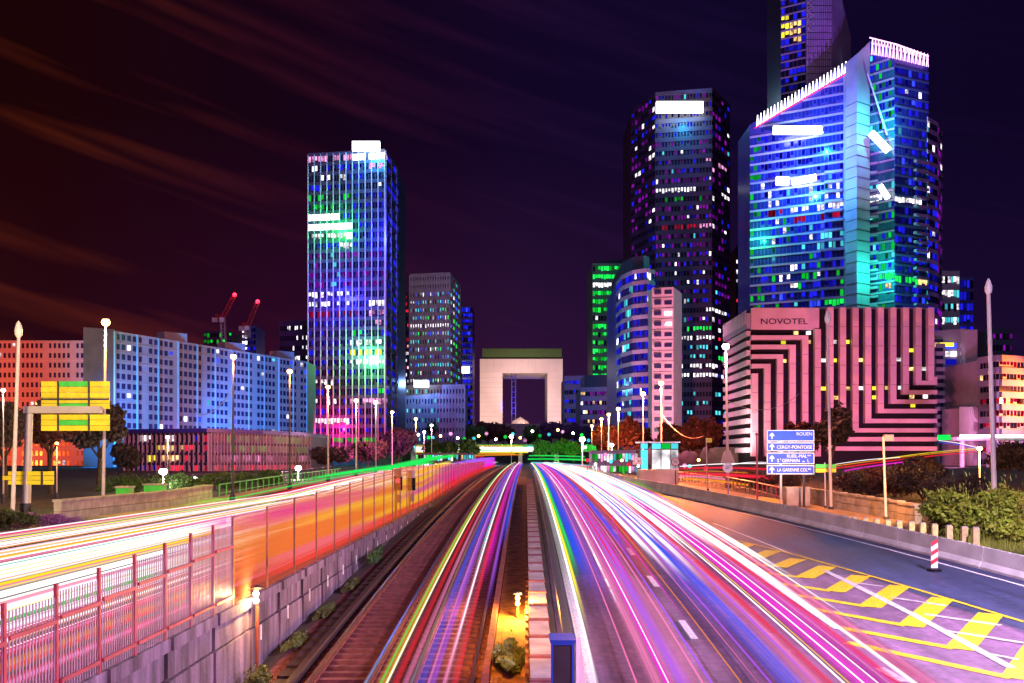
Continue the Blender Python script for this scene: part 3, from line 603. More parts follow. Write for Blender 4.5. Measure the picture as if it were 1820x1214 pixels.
# 9 hotel with nested stripes
def hotel():
    Y = 300.0
    X = lambda zx: xpx(1240 + zx / 3.194, Y); Zz = lambda zy: zpx(520 + zy / 3.194, Y)
    root = thing('hotel', (X(800), Y, 3), 'striped hotel with nested concrete bands and dark window strips, NOVOTEL on its corner', 'hotel')
    x0, x1 = X(298), X(1345); zt = Zz(88); zb = 3.0
    S1 = (xpx(1291, 334), 334)
    m = MB(); m.prism([(x0, Y), (x1, Y), (x1, Y + 34), (S1[0], 334)], zb - 1, zt - .3); m.build('wall', 'black', root)
    m = MB(); m.prism([(x0 + 2, Y + 2), (x1 - 2, Y + 2), (x1 - 2, Y + 32), (S1[0] + 3, 332)], zt - .29, zt + .5); m.build('roof', 'concrete', root)
    fr = Y - .45
    def band(xa, xb, za, zc, pr=0): piece('facade_band', 'facade_pink', root, ((X(xa) + X(xb)) / 2, fr - .35 - pr / 2, (Zz(za) + Zz(zc)) / 2), (X(xb) - X(xa), 2.2 + pr, abs(Zz(za) - Zz(zc))))
    piece('sign_panel', 'facade_pink', root, ((X(300) + X(684)) / 2, fr, (Zz(90) + Zz(212)) / 2), (X(684) - X(300), 1.2, Zz(90) - Zz(212)))
    text('NOVOTEL', 2.35, (X(350), fr - .66, Zz(182)), root, 'black', ext=.05, sx=1.28)
    xs = [300 + 71 * i for i in range(15)]; tops = {0: 462, 1: 408, 2: 354, 3: 300, 4: 247, 5: 212}; bots = {14: 505, 13: 527, 12: 580, 11: 633, 10: 686, 9: 742, 8: 795, 7: 845, 6: 898}
    zfl = Zz(905)
    for i, x in enumerate(xs):
        tp = tops.get(i, 90); bt = bots.get(i, 930)
        band(x, x + 34, tp, bt)
        zq = Zz(tp) - 5.6
        while zq > Zz(bt) + 2: piece('panel_joint', 'black', root, (X(x + 17), fr - 1.46, zq), (X(34) - X(0) - .1, .04, .09)); zq -= 5.6
    for i in range(0, 5):
        if i: band(298, xs[i] - .5, tops[i], tops[i] + 24, .02)
    for i, bt in bots.items(): band(xs[i] + 34.5, 1345, bt - 24, bt, .02)
    # lit rooms in the strips, seen in the photograph, and the unlit panes between
    lit = [(557, 229), (628, 229), (486, 284), (628, 280), (775, 280), (847, 280), (490, 388), (712, 385), (775, 385), (922, 383), (1140, 380), (1210, 328), (1213, 434), (1283, 433), (712, 545), (785, 597), (928, 543), (1003, 543), (1075, 541), (1150, 540), (1003, 595), (1215, 592), (1292, 590), (1221, 642), (850, 545)]
    for j, (a, c) in enumerate(lit): piece('window', ('lit_warm', 'lit_white', 'lit_yellow')[j % 3], root, (X(a), Y - .05, Zz(c)), (X(26) - X(0), .3, Zz(0) - Zz(20)))
    for i in range(14):
        tp = tops.get(i, 90) + (26 if i < 6 else 0); bt = bots.get(i, 930) - 30; z = Zz(tp) - 1.2
        while z > Zz(bt):
            zc = (HY - (z - CAMZ) * F / Y - 520) * 3.194
            if not any(abs(a - (xs[i] + 52)) < 22 and abs(c - zc) < 26 for a, c in lit):
                piece('window', 'glass_dark', root, ((X(xs[i] + 35) + X(xs[i] + 70)) / 2, Y - .03, z), (X(33) - X(0), .16, 1.5))
            z -= 2.85
    # side wing bands
    a = Vector((S1[0], S1[1], 0)); c = Vector((x0, Y, 0)); d = c - a; u = d.normalized(); n = Vector((u.y, -u.x, 0)); rz = atan2(u.y, u.x)
    zz = zt - 2.2; k = 0
    while zz > 6:
        hh = 4.6 if k == 0 else 1.45
        q = (a + c) / 2 + n * .5; q.z = zz - (hh - 1.45) / 2; piece('facade_band', 'facade_pink' if k else 'facade_grey', root, q, (d.length, 1.2, hh), rz)
        zz -= 2.85 if k else 5.2; k += 1
    for k in range(18):
        q = a + d * ((k + .5) / 18) + n * 1.15; q.z = zt - 2.6; piece('fin', 'facade_pale', root, q, (.22, .3, 4.0), rz)
hotel()

# 10 apartments on the left
tr, Q, z0, z1 = tower('apartment_block', 'long pale blue lit apartment slab with rows of small dark windows', 'building', [(204, 262), (545, 345)], 588, 16, 'facade_pale', 14, [44],
      region_fn([], [('lit_white', .035), ('lit_blue', .02), ('lit_cyan', .012)]), sp='facade_pale', pier='facade_pale', pier_every=4, wf=.62, hf=.56, proud=.12, indiv_dark=True, glass='glass_window', sp_h=.25, pier_w=.5)
z1b = z1
m = MB(); q0 = Vector((Q[0][0] - .1, Q[0][1] + .02, 0)); xe = xpx(148, 258)
m.prism([(xe, 258), (q0.x, q0.y), (q0.x, q0.y + 14), (xe, 280)], 3, z1 + .4); m.build('end_wall', 'facade_brick', tr)
for k in range(3): 
    t = .2 + .3 * k; p = Vector((Q[0][0], Q[0][1] + 5, 0)).lerp(Vector((Q[1][0], Q[1][1] + 5, 0)), t)
    piece('roof_housing', 'facade_grey', tr, (p.x, p.y + 3, z1 + 1.2), (7, 4, 2.4), .85)
tower('apartment_block', 'orange lit apartment slab with small windows at the left edge', 'building', [(-60, 300), (150, 300)], 605, 14, 'facade_pale', 13, [26],
      region_fn([], [('lit_white', .03), ('lit_warm', .02)]), sp='facade_pale', wf=.5, hf=.5, proud=.15, indiv_dark=True, glass='glass_window', sp_h=.25)
# construction tower with cranes
tr, Q, z0, z1 = tower('unfinished_tower', 'unfinished tower with white site lights behind the pale slab', 'building', [(430, 560), (455, 556)], 582, 20, 'facade_blue', 22, [5],
      region_fn([(425, 580, 440, 640, 'lit_white', .8)], [('dim_blue', .5)]), sp='spandrel_blue', wf=.8, hf=.6)
tower('unfinished_tower', 'dark unfinished tower with a few green lights left of the cranes', 'building', [(362, 600), (412, 598)], 590, 20, 'facade_dark', 20, [9], region_fn([(395, 590, 412, 640, 'lit_green', .5)], [('dim_green', .3)]), sp='spandrel_dark', wf=.8, hf=.6)
def crane(pb, ph, pj, Y, label):
    b0 = P(pb[0], pb[1], Y); h0 = P(ph[0], ph[1], Y); j = P(pj[0], pj[1], Y)
    root = thing('tower_crane', (b0.x, b0.y, b0.z), label, 'crane', 'construction cranes with red beacons')
    def latt(a, c, w, name, mat):
        m = MB(); a = Vector(a); c = Vector(c); d = (c - a).normalized(); u = Vector((0, 1, 0)); v = d.cross(u); n = 14
        cs = [(u * i + v * k) * w for i, k in ((-1, -1), (1, -1), (1, 1), (-1, 1))]
        for o in cs: m.bar(a + o, c + o, .22, 4)
        for i in range(n):
            for q in range(4): m.bar(a.lerp(c, i / n) + cs[q], a.lerp(c, (i + 1) / n) + cs[(q + 1) % 4], .13, 3)
        m.build(name, mat, root)
    latt(b0, h0, 1.1, 'mast', 'pole_pale'); latt(h0, j, .9, 'jib', 'sign_red')
    k = h0 + (h0 - j).normalized() * 9; k.z = h0.z + 1.0; latt(h0, k, .9, 'counter_jib', 'sign_red')
    m = MB(); m.box(k.x - 1.6, k.x + 1.6, k.y - 1, k.y + 1, k.z - 3.4, k.z - .9); m.build('counterweight', 'concrete', root)
    m = MB(); m.box(h0.x - 1.2, h0.x + 1.2, h0.y - 2.6, h0.y - 1.2, h0.z - 2.4, h0.z); m.build('cab', 'paint_white', root)
    m = MB(); m.ball(j, 1.1); m.build('beacon', 'bulb_red', root)
crane((399, 645), (396, 565), (417, 524), 560, 'left crane, its red jib rising over the pale slab')
crane((441, 600), (441, 580), (458, 536), 556, 'right crane, standing on the tower with site lights')
# low glass hall
R = [(225, 795, 300, 830, 'lit_yellow', .5), (290, 790, 345, 822, 'lit_warm', .7), (330, 790, 345, 825, 'lit_red', .6), (225, 775, 345, 790, 'lit_white', .15), (380, 800, 545, 818, 'lit_pink', .55), (380, 818, 545, 840, 'lit_red', .6), (400, 775, 545, 800, 'dim_green', .7), (300, 830, 360, 850, 'lit_red', .6)]
tr, Q, z0, z1 = tower('glass_hall', 'low curved glass hall with red glowing windows and fine white posts', 'building', [(224, 190), (372, 184), (470, 196), (548, 214)], 770, 25, 'facade_dark', 4, [18, 18, 14],
      region_fn(R, [('dim_blue', .2), ('dim_red', .25)]), sp='spandrel_dark', pier='pole_pale', wf=.86, hf=.7, proud=.4, pier_w=.12, sp_h=.5)
m = MB(); q = [(x, y - 1.4) for x, y in Q]; m.prism(q + [(Q[-1][0], Q[-1][1] + 26), (Q[0][0], Q[0][1] + 26)], z1 + .02, z1 + .7); m.build('roof', 'facade_blue', tr)

# ------------------------------------------------------------------ overpass and far traffic
tr = thing('overpass', (xpx(900, 320), 320, 4), 'green lit overpass crossing the avenue below the arch', 'bridge')
m = MB(); m.box(-32, 32, 318, 330, zpx(803, 320), zpx(797, 320)); m.build('deck', 'concrete', tr)
m = MB(); m.box(-32, 32, 317.6, 317.95, zpx(801, 320), zpx(790, 320)); m.build('parapet', 'sign_green', tr)
for x in range(-30, 32, 4):
    if abs(x) > 1: piece('light_panel', ('lit_green', 'lit_cyan', 'lit_white')[abs(x) // 4 % 3], tr, (x, 317.5, zpx(795, 320)), (2.4, .12, .8))
m = MB()
for x in (-31, -12, 2.6, 14, 31): m.box(x - .6, x + .6, 320, 328, 2.5, zpx(803, 320) - .01)
m.build('pier', 'concrete', tr)
for k, (xa, xb) in enumerate(((-110, -34), (34, 70))):
    b = MB(); b.prism([(xa, 316), (xb, 316), (xb, 345), (xa, 345)], 3.0, 9.5); b.build('embankment', 'earth', kind='structure')

# ------------------------------------------------------------------ light trails of the passing traffic
def smooth(t): t = max(0, min(1, t)); return t * t * (3 - 2 * t)
TY = [11 + i * 2.2 for i in range(16)] + [46 + i * 5 for i in range(16)] + [130, 150, 175, 205, 240, 280, 316]
def trails(label, items, zf, cols, bright=1.0):
    """items: x', width, height, colour, y0, y1, drift (start, end, amount), vertical size"""
    m = MB(); uv = []; fad = []
    for (xp, w, h, c, y0, y1, dr, vert) in items:
        ys = [y0] + [y for y in TY if y0 + .5 < y < y1 - .5] + [y1]; vs = []
        for y in ys:
            x = ax(xp, y) + (dr[2] * smooth((y - dr[0]) / max(1, dr[1] - dr[0])) if dr else 0)
            z = zf(y) + h
            wf = w * (1 + max(0, y - 70) * .012)
            f = (smooth((y - y0) / (4 + .25 * y0)) if y0 > 12.5 else 1) * (smooth((y1 - y) / 25) if y1 < 300 else 1)
            f *= (.45 if w > .95 else .85 if w > .33 and not vert else .95 if w > .18 else 1.2) * (1 if vert else min(1, .5 + y / 80)) * bright; fad += [f, f]
            if vert: vs += [(x, y, z - vert / 2), (x, y, z + vert / 2)]
            else: vs += [(x - wf / 2, y, z), (x + wf / 2, y, z)]
        n = len(ys); m.add(vs, [(2 * i, 2 * i + 1, 2 * i + 3, 2 * i + 2) for i in range(n - 1)], cols.index(c)); of = rnd.random() * 50
        for i in range(n - 1): uv += [(0, ys[i] + of), (1, ys[i] + of), (1, ys[i + 1] + of), (0, ys[i + 1] + of)]
    o = m.build('light_trails', ['streak_' + c for c in cols], label=label, cat='light trails', kind='stuff', group='light trails of passing traffic')
    ul = o.data.uv_layers.new(name='UVMap')
    ul.data.foreach_set('uv', [t for p in uv for t in p])
    at = o.data.attributes.new('fade', 'FLOAT', 'POINT'); at.data.foreach_set('value', fad); return o
CL = list(TC)
R1 = []
for (xp, w, h, c, y0, y1, dr, v) in [
    (2.05, .16, .75, 'yellow', 27, 316, None, 0), (1.95, .12, .7, 'white', 20, 316, None, 0), (2.25, .3, .6, 'green', 36, 316, None, 0), (2.6, .7, .55, 'blue', 34, 316, None, 0),
    (2.85, .07, .7, 'pink', 14, 316, (60, 140, .3), 0), (3.25, .12, .6, 'white', 30, 316, None, 0), (3.35, .4, .6, 'pink', 12, 316, None, 0), (3.6, .3, .62, 'magenta', 14, 316, None, 0), (3.95, .5, .6, 'violet', 12, 316, None, 0), (3.9, .15, .66, 'red', 35, 316, None, 0),
    (4.35, .1, .7, 'pink', 12, 316, None, 0), (4.55, .1, .7, 'violet', 12, 316, None, 0), (4.8, .5, .6, 'blue', 40, 316, None, 0), (5.3, .06, .6, 'orange', 14, 316, None, 0), (5.4, .3, .55, 'red', 40, 316, None, 0),
    (5.9, .1, .7, 'violet', 12, 316, None, 0), (5.8, .5, .6, 'pink', 36, 316, None, 0), (6.45, .85, .6, 'blue', 12, 316, None, 0), (6.9, .15, .7, 'violet', 20, 316, None, 0), (7.1, .5, .6, 'pink', 12, 316, None, 0), (7.3, .4, .6, 'red', 12, 316, None, 0),
    (7.5, .1, .75, 'white', 12, 316, None, 0), (7.62, .06, .75, 'yellow', 12, 316, None, 0), (8.2, .9, .6, 'magenta', 12, 316, None, 0), (8.0, .08, .7, 'white', 12, 316, None, 0), (8.3, .07, .72, 'white', 12, 316, None, 0), (8.55, .07, .72, 'pink', 12, 316, None, 0),
    (8.9, .35, .6, 'red', 12, 316, None, 0), (9.15, .22, .7, 'white', 12, 316, None, 0), (9.3, .3, .65, 'pink', 24, 316, None, 0), (9.7, .3, .6, 'pink', 12, 150, None, 0)]:
    R1.append((xp, w, h, c, y0, y1, dr, v))
for x, w, c, y0 in ((8.6, 1.9, 'magenta', 12), (7.0, 1.5, 'pink', 12), (4.0, 1.7, 'pink', 14), (5.0, 1.3, 'red', 34), (9.7, 1.0, 'red', 12), (3.0, 1.1, 'violet', 30), (6.2, 1.2, 'blue', 26)):
    R1.append((x, w, .5, c, y0, 316, None, 0))  # wide faint glow sheets added to tint the road surface
for i in range(46):                                     # the white mass of headlights in the far lanes
    R1.append((rnd.uniform(5.6, 10.2), rnd.uniform(.06, .32), rnd.uniform(.55, .95), rnd.choice(['white'] * 5 + ['yellow', 'pink', 'cyan']), rnd.uniform(34, 75), 316, (50, 150, rnd.uniform(-.9, .5)), 0))
for i in range(10):
    R1.append((rnd.uniform(8.9, 9.9), rnd.uniform(.05, .16), rnd.uniform(.6, .9), 'white', rnd.uniform(26, 40), 316, (60, 150, rnd.uniform(-.6, .2)), 0))
for i in range(12):
    R1.append((rnd.uniform(2.4, 9.5), rnd.uniform(.03, .08), rnd.uniform(.6, .95), rnd.choice(['white', 'pink', 'magenta', 'violet', 'red']), rnd.uniform(14, 45), 316, (rnd.uniform(40, 70), rnd.uniform(80, 160), rnd.choice([0, 0, -1.2, 1.0, 2.6])), 0))
R1.append((11.2, .5, .5, 'orange', 60, 200, None, 0)); R1.append((10.6, .4, .6, 'violet', 62, 200, None, 0)); R1.append((11.0, .3, .5, 'yellow', 85, 230, None, 0)); R1.append((11.6, .5, .5, 'green', 85, 230, (85, 230, -1.5), 0))
trails('pink, blue and white light trails filling the right hand carriageway', R1, zg, CL)
R2 = []
for i in range(120):
    x = rnd.uniform(-18.2, -8.2)
    R2.append((x, rnd.uniform(.08, .5), rnd.uniform(.5, 1.1), rnd.choice(['white'] * 7 + ['yellow', 'yellow', 'yellow', 'orange', 'cyan', 'pink', 'magenta', 'green', 'orange']), 9, rnd.choice([316, 316, 120]), (30, 140, rnd.uniform(-.6, .6)), 0))
for x, w, c in ((-10.6, .5, 'green'), (-11.3, .6, 'orange'), (-12.3, .7, 'yellow'), (-14.0, .5, 'pink'), (-15.2, .5, 'yellow'), (-9.4, .4, 'cyan'), (-16.5, .3, 'red'), (-17.6, .4, 'pink'), (-18.9, .5, 'red')):
    R2.append((x, w, .8, c, 9, 200, None, 0))
for x, w, h, c in ((-7.9, .25, .25, 'red'), (-8.1, .2, .45, 'pink'), (-8.6, .3, .3, 'red'), (-9.0, .3, .3, 'orange'), (-9.3, .3, .35, 'red'), (-7.8, .06, .62, 'white'), (-8.3, .06, .7, 'white'), (-9.6, .4, .3, 'pink'), (-8.8, .08, .6, 'white')):
    R2.append((x, w, h, c, 9, 110, None, 0))
for x, w, h, c in ((-7.7, .5, .12, 'red'), (-8.3, .7, .15, 'orange'), (-9.0, .6, .12, 'red'), (-7.5, .3, .2, 'pink'), (-8.9, .3, .2, 'pink'), (-9.6, .5, .15, 'orange')):
    R2.append((x, w, h, c, 9, 120, None, 0)); R2.append((x + .1, w, h + .03, c, 9, 120, None, 0))  # low glow sheets standing in for red and orange light on the road
for h, v, c, ya, yb in ((.2, .6, 'red', 26, 90), (.55, .8, 'orange', 24, 75), (1.0, .9, 'orange', 24, 70), (1.3, .9, 'yellow', 30, 95), (.8, .8, 'yellow', 40, 100), (1.75, .5, 'pink', 24, 60), (1.7, .7, 'orange', 45, 95), (2.1, .6, 'yellow', 50, 100), (.3, .5, 'red', 45, 110), (.9, .8, 'orange', 24, 60), (1.9, .4, 'magenta', 24, 50), (.45, .5, 'pink', 26, 60), (2.6, .5, 'yellow', 60, 110)):
    R2.append((-7.35 - .05 * rnd.random(), .1, h, c, ya, yb, None, v))  # upright glow strips added close behind the noise panels to colour them
R2.append((-9.5, .1, 2.9, 'green', 60, 150, None, .6)); R2.append((-20.5, .6, .8, 'green', 60, 220, None, 0)); R2.append((-20.0, .1, 1.2, 'green', 90, 230, None, .5))  # green glow strips added for the green lit railing
for h, v, c in ((.3, .8, 'red'), (.9, 1.0, 'magenta'), (1.5, 1.0, 'magenta'), (2.1, .8, 'violet'), (1.2, .9, 'violet')):
    R2.append((-7.35 - .05 * rnd.random(), .1, h, c, 58, 260, None, v))
for h, v, c, x in ((.7, .7, 'orange', -8.4), (1.1, .9, 'orange', -8.5), (1.0, .8, 'yellow', -8.55), (1.8, .5, 'pink', -8.45), (1.5, .4, 'orange', -8.6), (.4, .3, 'red', -8.4)):
    R2.append((x, .1, h, c, 24, 90, None, v)); R2.append((x, .1, h, c, 30, 80, None, v * .7))                 # glow strips added behind the noise panels to brighten them
for h, v, c, x in ((.8, .9, 'magenta', -7.6), (1.5, .7, 'violet', -7.7), (.4, .5, 'red', -7.6)):
    R2.append((x, .1, h, c, 62, 240, None, v)); R2.append((x - .1, .1, h + .2, c, 70, 240, None, v))  # magenta glow strips added behind the far noise panels
trails('white and yellow light trails filling the left hand carriageway behind the fence', R2, zl, CL, 1.3)
R3 = [(-2.80, .10, 1.0, 'green', 12, 240, None, 0), (-2.68, .12, 1.0, 'yellow', 12, 300, None, 0), (-2.66, .06, 1.02, 'white', 12, 300, None, 0), (-2.5, .22, .95, 'red', 12, 200, None, 0), (-2.35, .2, .8, 'pink', 12, 300, None, 0), (-2.05, .36, .7, 'blue', 12, 160, None, 0), (-1.8, .3, .7, 'violet', 12, 260, None, 0),
      (-1.42, .16, 1.0, 'pink', 12, 300, None, 0), (-1.40, .08, 1.02, 'white', 22, 300, None, 0), (-1.5, .1, .95, 'cyan', 36, 300, None, 0), (-1.22, .22, .9, 'red', 12, 80, None, 0), (-1.15, .4, .8, 'magenta', 34, 300, None, 0), (-.85, .2, .7, 'violet', 30, 300, None, 0), (-3.0, .3, .6, 'orange', 12, 90, None, 0), (-1.9, .1, .6, 'pink', 12, 100, None, 0), (-.7, .3, .6, 'blue', 45, 300, None, 0)]
trails('streaks of green, blue and red left by a train on the right track', R3, zg, CL, .68)
R4 = []
def flat_trails(label, lines):
    m = MB(); uv = []
    for (A, C, w, c) in lines:
        A = Vector(A); C = Vector(C); n = 6; vs = []
        for i in range(n + 1):
            p = A.lerp(C, i / n) + Vector((0, 0, .12 * sin(pi * i / n))); vs += [p - Vector((0, 0, w / 2)), p + Vector((0, 0, w / 2))]
        m.add(vs, [(2 * i, 2 * i + 1, 2 * i + 3, 2 * i + 2) for i in range(n)], CL.index(c)); k = rnd.random() * 40
        for i in range(n): uv += [(0, k + i * 6), (1, k + i * 6), (1, k + i * 6 + 6), (0, k + i * 6 + 6)]
    o = m.build('light_trails', ['streak_' + c for c in CL], label=label, cat='light trails', kind='stuff', group='light trails of passing traffic')
    ul = o.data.uv_layers.new(name='UVMap'); ul.data.foreach_set('uv', [t for p in uv for t in p])
    at = o.data.attributes.new('fade', 'FLOAT', 'POINT'); at.data.foreach_set('value', [1.0] * len(o.data.vertices))
flat_trails('orange and red light trails on the side road below the hotel', [(P(1478, 829, 100), P(1737, 799, 118), .16, 'orange'), (P(1480, 833, 100), P(1735, 803, 118), .2, 'red'), (P(1560, 817, 104), P(1736, 797, 118), .1, 'yellow'), (P(1480, 826, 101), P(1600, 813, 106), .08, 'white'), (P(1668, 786, 122), P(1738, 798, 118), .16, 'blue'), (P(1668, 783, 122), P(1738, 796, 118), .1, 'white'), (P(1500, 837, 100), P(1650, 817, 108), .2, 'magenta')])
flat_trails('red light trails along the side road behind the railing and kiosk', [(P(1208, 829, 116), P(1362, 824, 98), .12, 'white'), (P(1208, 833, 116), P(1365, 834, 98), .3, 'red'), (P(1208, 842, 114), P(1380, 850, 95), .5, 'red'), (P(1210, 838, 115), P(1330, 841, 100), .1, 'orange'), (P(1215, 851, 112), P(1330, 862, 98), .35, 'orange'), (P(1300, 826, 102), P(1362, 822, 98), .08, 'white'), (P(1190, 846, 116), P(1290, 852, 104), .25, 'pink')])
flat_trails('tangle of coloured light trails at the far end beside the green trees', [(P(795, 812, 290), P(930, 808, 300), .5, 'orange'), (P(740, 816, 280), P(860, 812, 295), .4, 'red'), (P(938, 816, 280), P(1060, 818, 230), .6, 'green'), (P(945, 822, 240), P(1100, 832, 180), .4, 'cyan'), (P(1000, 826, 200), P(1120, 836, 160), .4, 'pink'), (P(940, 810, 290), P(1040, 812, 260), .5, 'green'), (P(760, 804, 300), P(880, 800, 310), .6, 'green')])
m = MB(); uv = []
for k, (z, w, c) in enumerate(((7.9, 1.9, 'white'), (8.0, 1.6, 'white'), (7.6, .9, 'yellow'), (9.6, .6, 'orange'), (7.2, .6, 'orange'))):
    yk = 317.3 - .1 * (4 - k); m.add([(-30, yk, z), (9 - 2 * k, yk, z), (9 - 2 * k, yk, z + w), (-30, yk, z + w)], [(0, 1, 2, 3)], CL.index(c)); uv += [(0, 0), (0, 30), (1, 30), (1, 0)]
o = m.build('light_trails', ['streak_' + c for c in CL], label='white band of light trails crossing on the far overpass', cat='light trails', kind='stuff', group='light trails of passing traffic')
ul = o.data.uv_layers.new(name='UVMap'); ul.data.foreach_set('uv', [t for p in uv for t in p])
at = o.data.attributes.new('fade', 'FLOAT', 'POINT'); at.data.foreach_set('value', [1.0] * len(o.data.vertices))

# ------------------------------------------------------------------ railway tracks
for g, (xa, xb), lab in ((0, (-4.95, -3.52), 'left railway track with rust red sides beside the retaining wall'), (1, (-2.42, -.98), 'right railway track under the coloured streaks beside the gravel strip')):
    tr = thing('railway_track', (ax(xa, 26), 26, zg(26)), lab, 'railway track')
    def rail(x, w, h0, h1, mat, name, y1=240):
        ys = sorted({12, y1} | {y for y in YS if 12 < y < y1}); mm = MB(); vs = []
        for y in ys:
            xx = ax(x, y); vs += [(xx - w / 2, y, zg(y) + h0), (xx + w / 2, y, zg(y) + h0), (xx + w / 2, y, zg(y) + h1), (xx - w / 2, y, zg(y) + h1)]
        fs = []
        for i in range(len(ys) - 1):
            for k in range(4): fs.append((4 * i + k, 4 * i + (k + 1) % 4, 4 * i + 4 + (k + 1) % 4, 4 * i + 4 + k))
        mm.add(vs, fs + [(0, 1, 2, 3)]); mm.build(name, mat, tr)
    for x in (xa, xb):
        rail(x, .07, .16, .30, 'rail_steel', 'rail'); rail(x - .10, .05, .1, .2, 'rust', 'check_rail'); rail(x, .15, .09, .155, 'rust', 'rail_foot')
    rail(xa - .42 if g == 0 else xb + .32, .16, .06, .34, 'dark_rail' if g == 0 else 'rust', 'power_rail')
    y = 14.0
    while y < 95:
        piece('sleeper', 'sleeper', tr, (ax((xa + xb) / 2, y), y, zg(y) + .03), (2.15 if g == 0 else 2.1, .26, .12)); y += .62
tr = thing('cable_trough', (ax(-5.95, 30), 30, zg(30)), 'dark cable trough running along the foot of the retaining wall', 'trough')
y = 14.0
while y < 90:
    piece('trough_lid', 'dark_rail', tr, (ax(-5.7, y), y, zg(y) + .1), (.34, .96, .2)); y += 1.0

# ------------------------------------------------------------------ retaining wall, fence and barrier
tr = thing('retaining_wall', (ax(WALLX, 30), 30, 0), 'stained concrete retaining wall between the tracks and the left carriageway', 'wall')
wz = lambda y: 2.44 + max(0, y - 25) * .006
y = 8.0
while y < 74:
    zt = wz(y) - .28; zb = zg(y) - .1
    if zt - zb > .15:
        piece('wall_panel', 'concrete_stained', tr, (ax(WALLX, y + 1.55) - .1, y + 1.55, (zt - .62 + zb) / 2), (.3, 3.02, zt - .62 - zb)) if zt - .62 > zb + .1 else None
        piece('upper_panel', 'concrete_stained', tr, (ax(WALLX, y + 1.55) - .13, y + 1.55, zt - .29), (.3, 3.0, .56))
        piece('wall_joint', 'black', tr, (ax(WALLX, y) - .14, y, (zt + zb) / 2), (.2, .1, zt - zb))
        if y > 24: piece('reflector', 'paint_white', tr, (ax(WALLX, y + .9) + .07, y + .9, zb + .55 * (zt - zb)), (.03, .1, min(.4, .3 * (zt - zb))))
    piece('coping', 'concrete_stained', tr, (ax(WALLX, y + 1.55) - .04, y + 1.55, zt + .14), (.38, 3.06, .26))
    y += 3.1
FX = -6.75
def ftop(y): return CAMZ + (-2.05 + .05 * (y - 13.6)) if y < 24.7 else CAMZ - 1.5 + (min(y, 58) - 24.7) * .029
tr = thing('palisade_fence', (ax(FX, 18), 18, 2.4), 'tall slatted palisade fence with reddish posts on the retaining wall', 'fence')
y = 9.25; nsl = 0
while y < 24.6:
    y2 = y + 1.55; zt = ftop(y2) - .06; zb = wz(y) + .0
    piece('fence_post', 'fence_red', tr, (ax(FX, y), y, (zb + zt) / 2), (.05, .075, zt - zb + .1))
    for k in range(16):
        yy = y + (k + .5) * 1.55 / 16
        if nsl < 298: piece('slat', 'fence_slat', tr, (ax(FX, yy), yy, (zb + zt) / 2 - .03), (.012, .034, zt - zb - .08)); nsl += 1
    for q in (.12, .72): piece('fence_rail', 'fence_red', tr, (ax(FX, y + .775) + .045, y + .775, zb + (zt - zb) * q), (.04, 1.46, .06))
    y = y2
m = bpy.data.materials.new('noise_panel'); m.use_nodes = True; N = m.node_tree.nodes; L = m.node_tree.links; N.clear()
o = N.new('ShaderNodeOutputMaterial'); tl = N.new('ShaderNodeBsdfTranslucent'); tp = N.new('ShaderNodeBsdfTransparent'); gl = N.new('ShaderNodeBsdfDiffuse'); mx = N.new('ShaderNodeMixShader'); m2 = N.new('ShaderNodeMixShader')
tl.inputs[0].default_value = (.95, .5, .25, 1); gl.inputs[0].default_value = (.5, .25, .15, 1); tp.inputs[0].default_value = (1, .85, .75, 1)
mx.inputs[0].default_value = .3; L.new(tl.outputs[0], mx.inputs[1]); L.new(gl.outputs[0], mx.inputs[2]); m2.inputs[0].default_value = .68; L.new(mx.outputs[0], m2.inputs[1]); L.new(tp.outputs[0], m2.inputs[2]); L.new(m2.outputs[0], o.inputs[0]); MATS['noise_panel'] = m
tr = thing('noise_barrier', (ax(FX, 40), 40, 2.4), 'row of glowing orange and pink glass noise panels after the slatted fence', 'barrier')
y = 24.75
while y < 175:
    y2 = y + 3.3; zt = ftop(y + 1.6) + .05; zb = max(wz(y), zg(y) + .1)
    piece('panel_post', 'panel_trim', tr, (ax(FX, y), y, (zb + zt) / 2), (.05, .05, zt - zb))
    piece('panel', 'noise_panel', tr, (ax(FX, y + 1.65), y + 1.65, (zb + zt) / 2), (.035, 3.16, zt - zb - .1))
    piece('panel_rail', 'panel_trim', tr, (ax(FX, y + 1.65), y + 1.65, zt - .02), (.05, 3.16, .03))
    y = y2
# ------------------------------------------------------------------ median
tr = thing('median_barrier', (ax(.7, 26), 26, zg(26)), 'median wall of square concrete cells joined by crosspieces, ladder like', 'barrier')
y = 17.0
while y < 110:
    sl = atan2(zg(y + 2) - zg(y), 2.0)
    piece('concrete_cell', 'stone', tr, (ax(.72, y + 1.075), y + 1.075, zg(y + 1.075) + .34), (.56, 1.92, .68)).rotation_euler = (sl, 0, 0)
    piece('crosspiece', 'crosspiece', tr, (ax(.72, y), y, zg(y) + .365), (.60, .19, .73)).rotation_euler = (sl, 0, 0); y += 2.15
tr = thing('guard_rail', (ax(1.4, 26), 26, zg(26)), 'pale steel guard rail between the concrete cells and the right carriageway', 'guard rail')
ys = [17 + 3 * i for i in range(40)]
for sx, z, w, h in ((1.42, .62, .08, .26), (1.56, .66, .05, .10)):
    m = MB(); vs = []
    for y in ys:
        x = ax(sx, y); g = zg(y) + z; vs += [(x - w, y, g), (x + w, y, g), (x + w, y, g + h), (x - w, y, g + h)]
    m.add(vs, [(4 * i + k, 4 * i + (k + 1) % 4, 4 * i + 4 + (k + 1) % 4, 4 * i + 4 + k) for i in range(len(ys) - 1) for k in range(4)] + [(0, 3, 2, 1)]); m.build('beam', 'steel', tr)
for y in ys: piece('rail_post', 'steel_dark', tr, (ax(1.49, y + 1), y + 1, zg(y + 1) + .31), (.06, .12, .62))
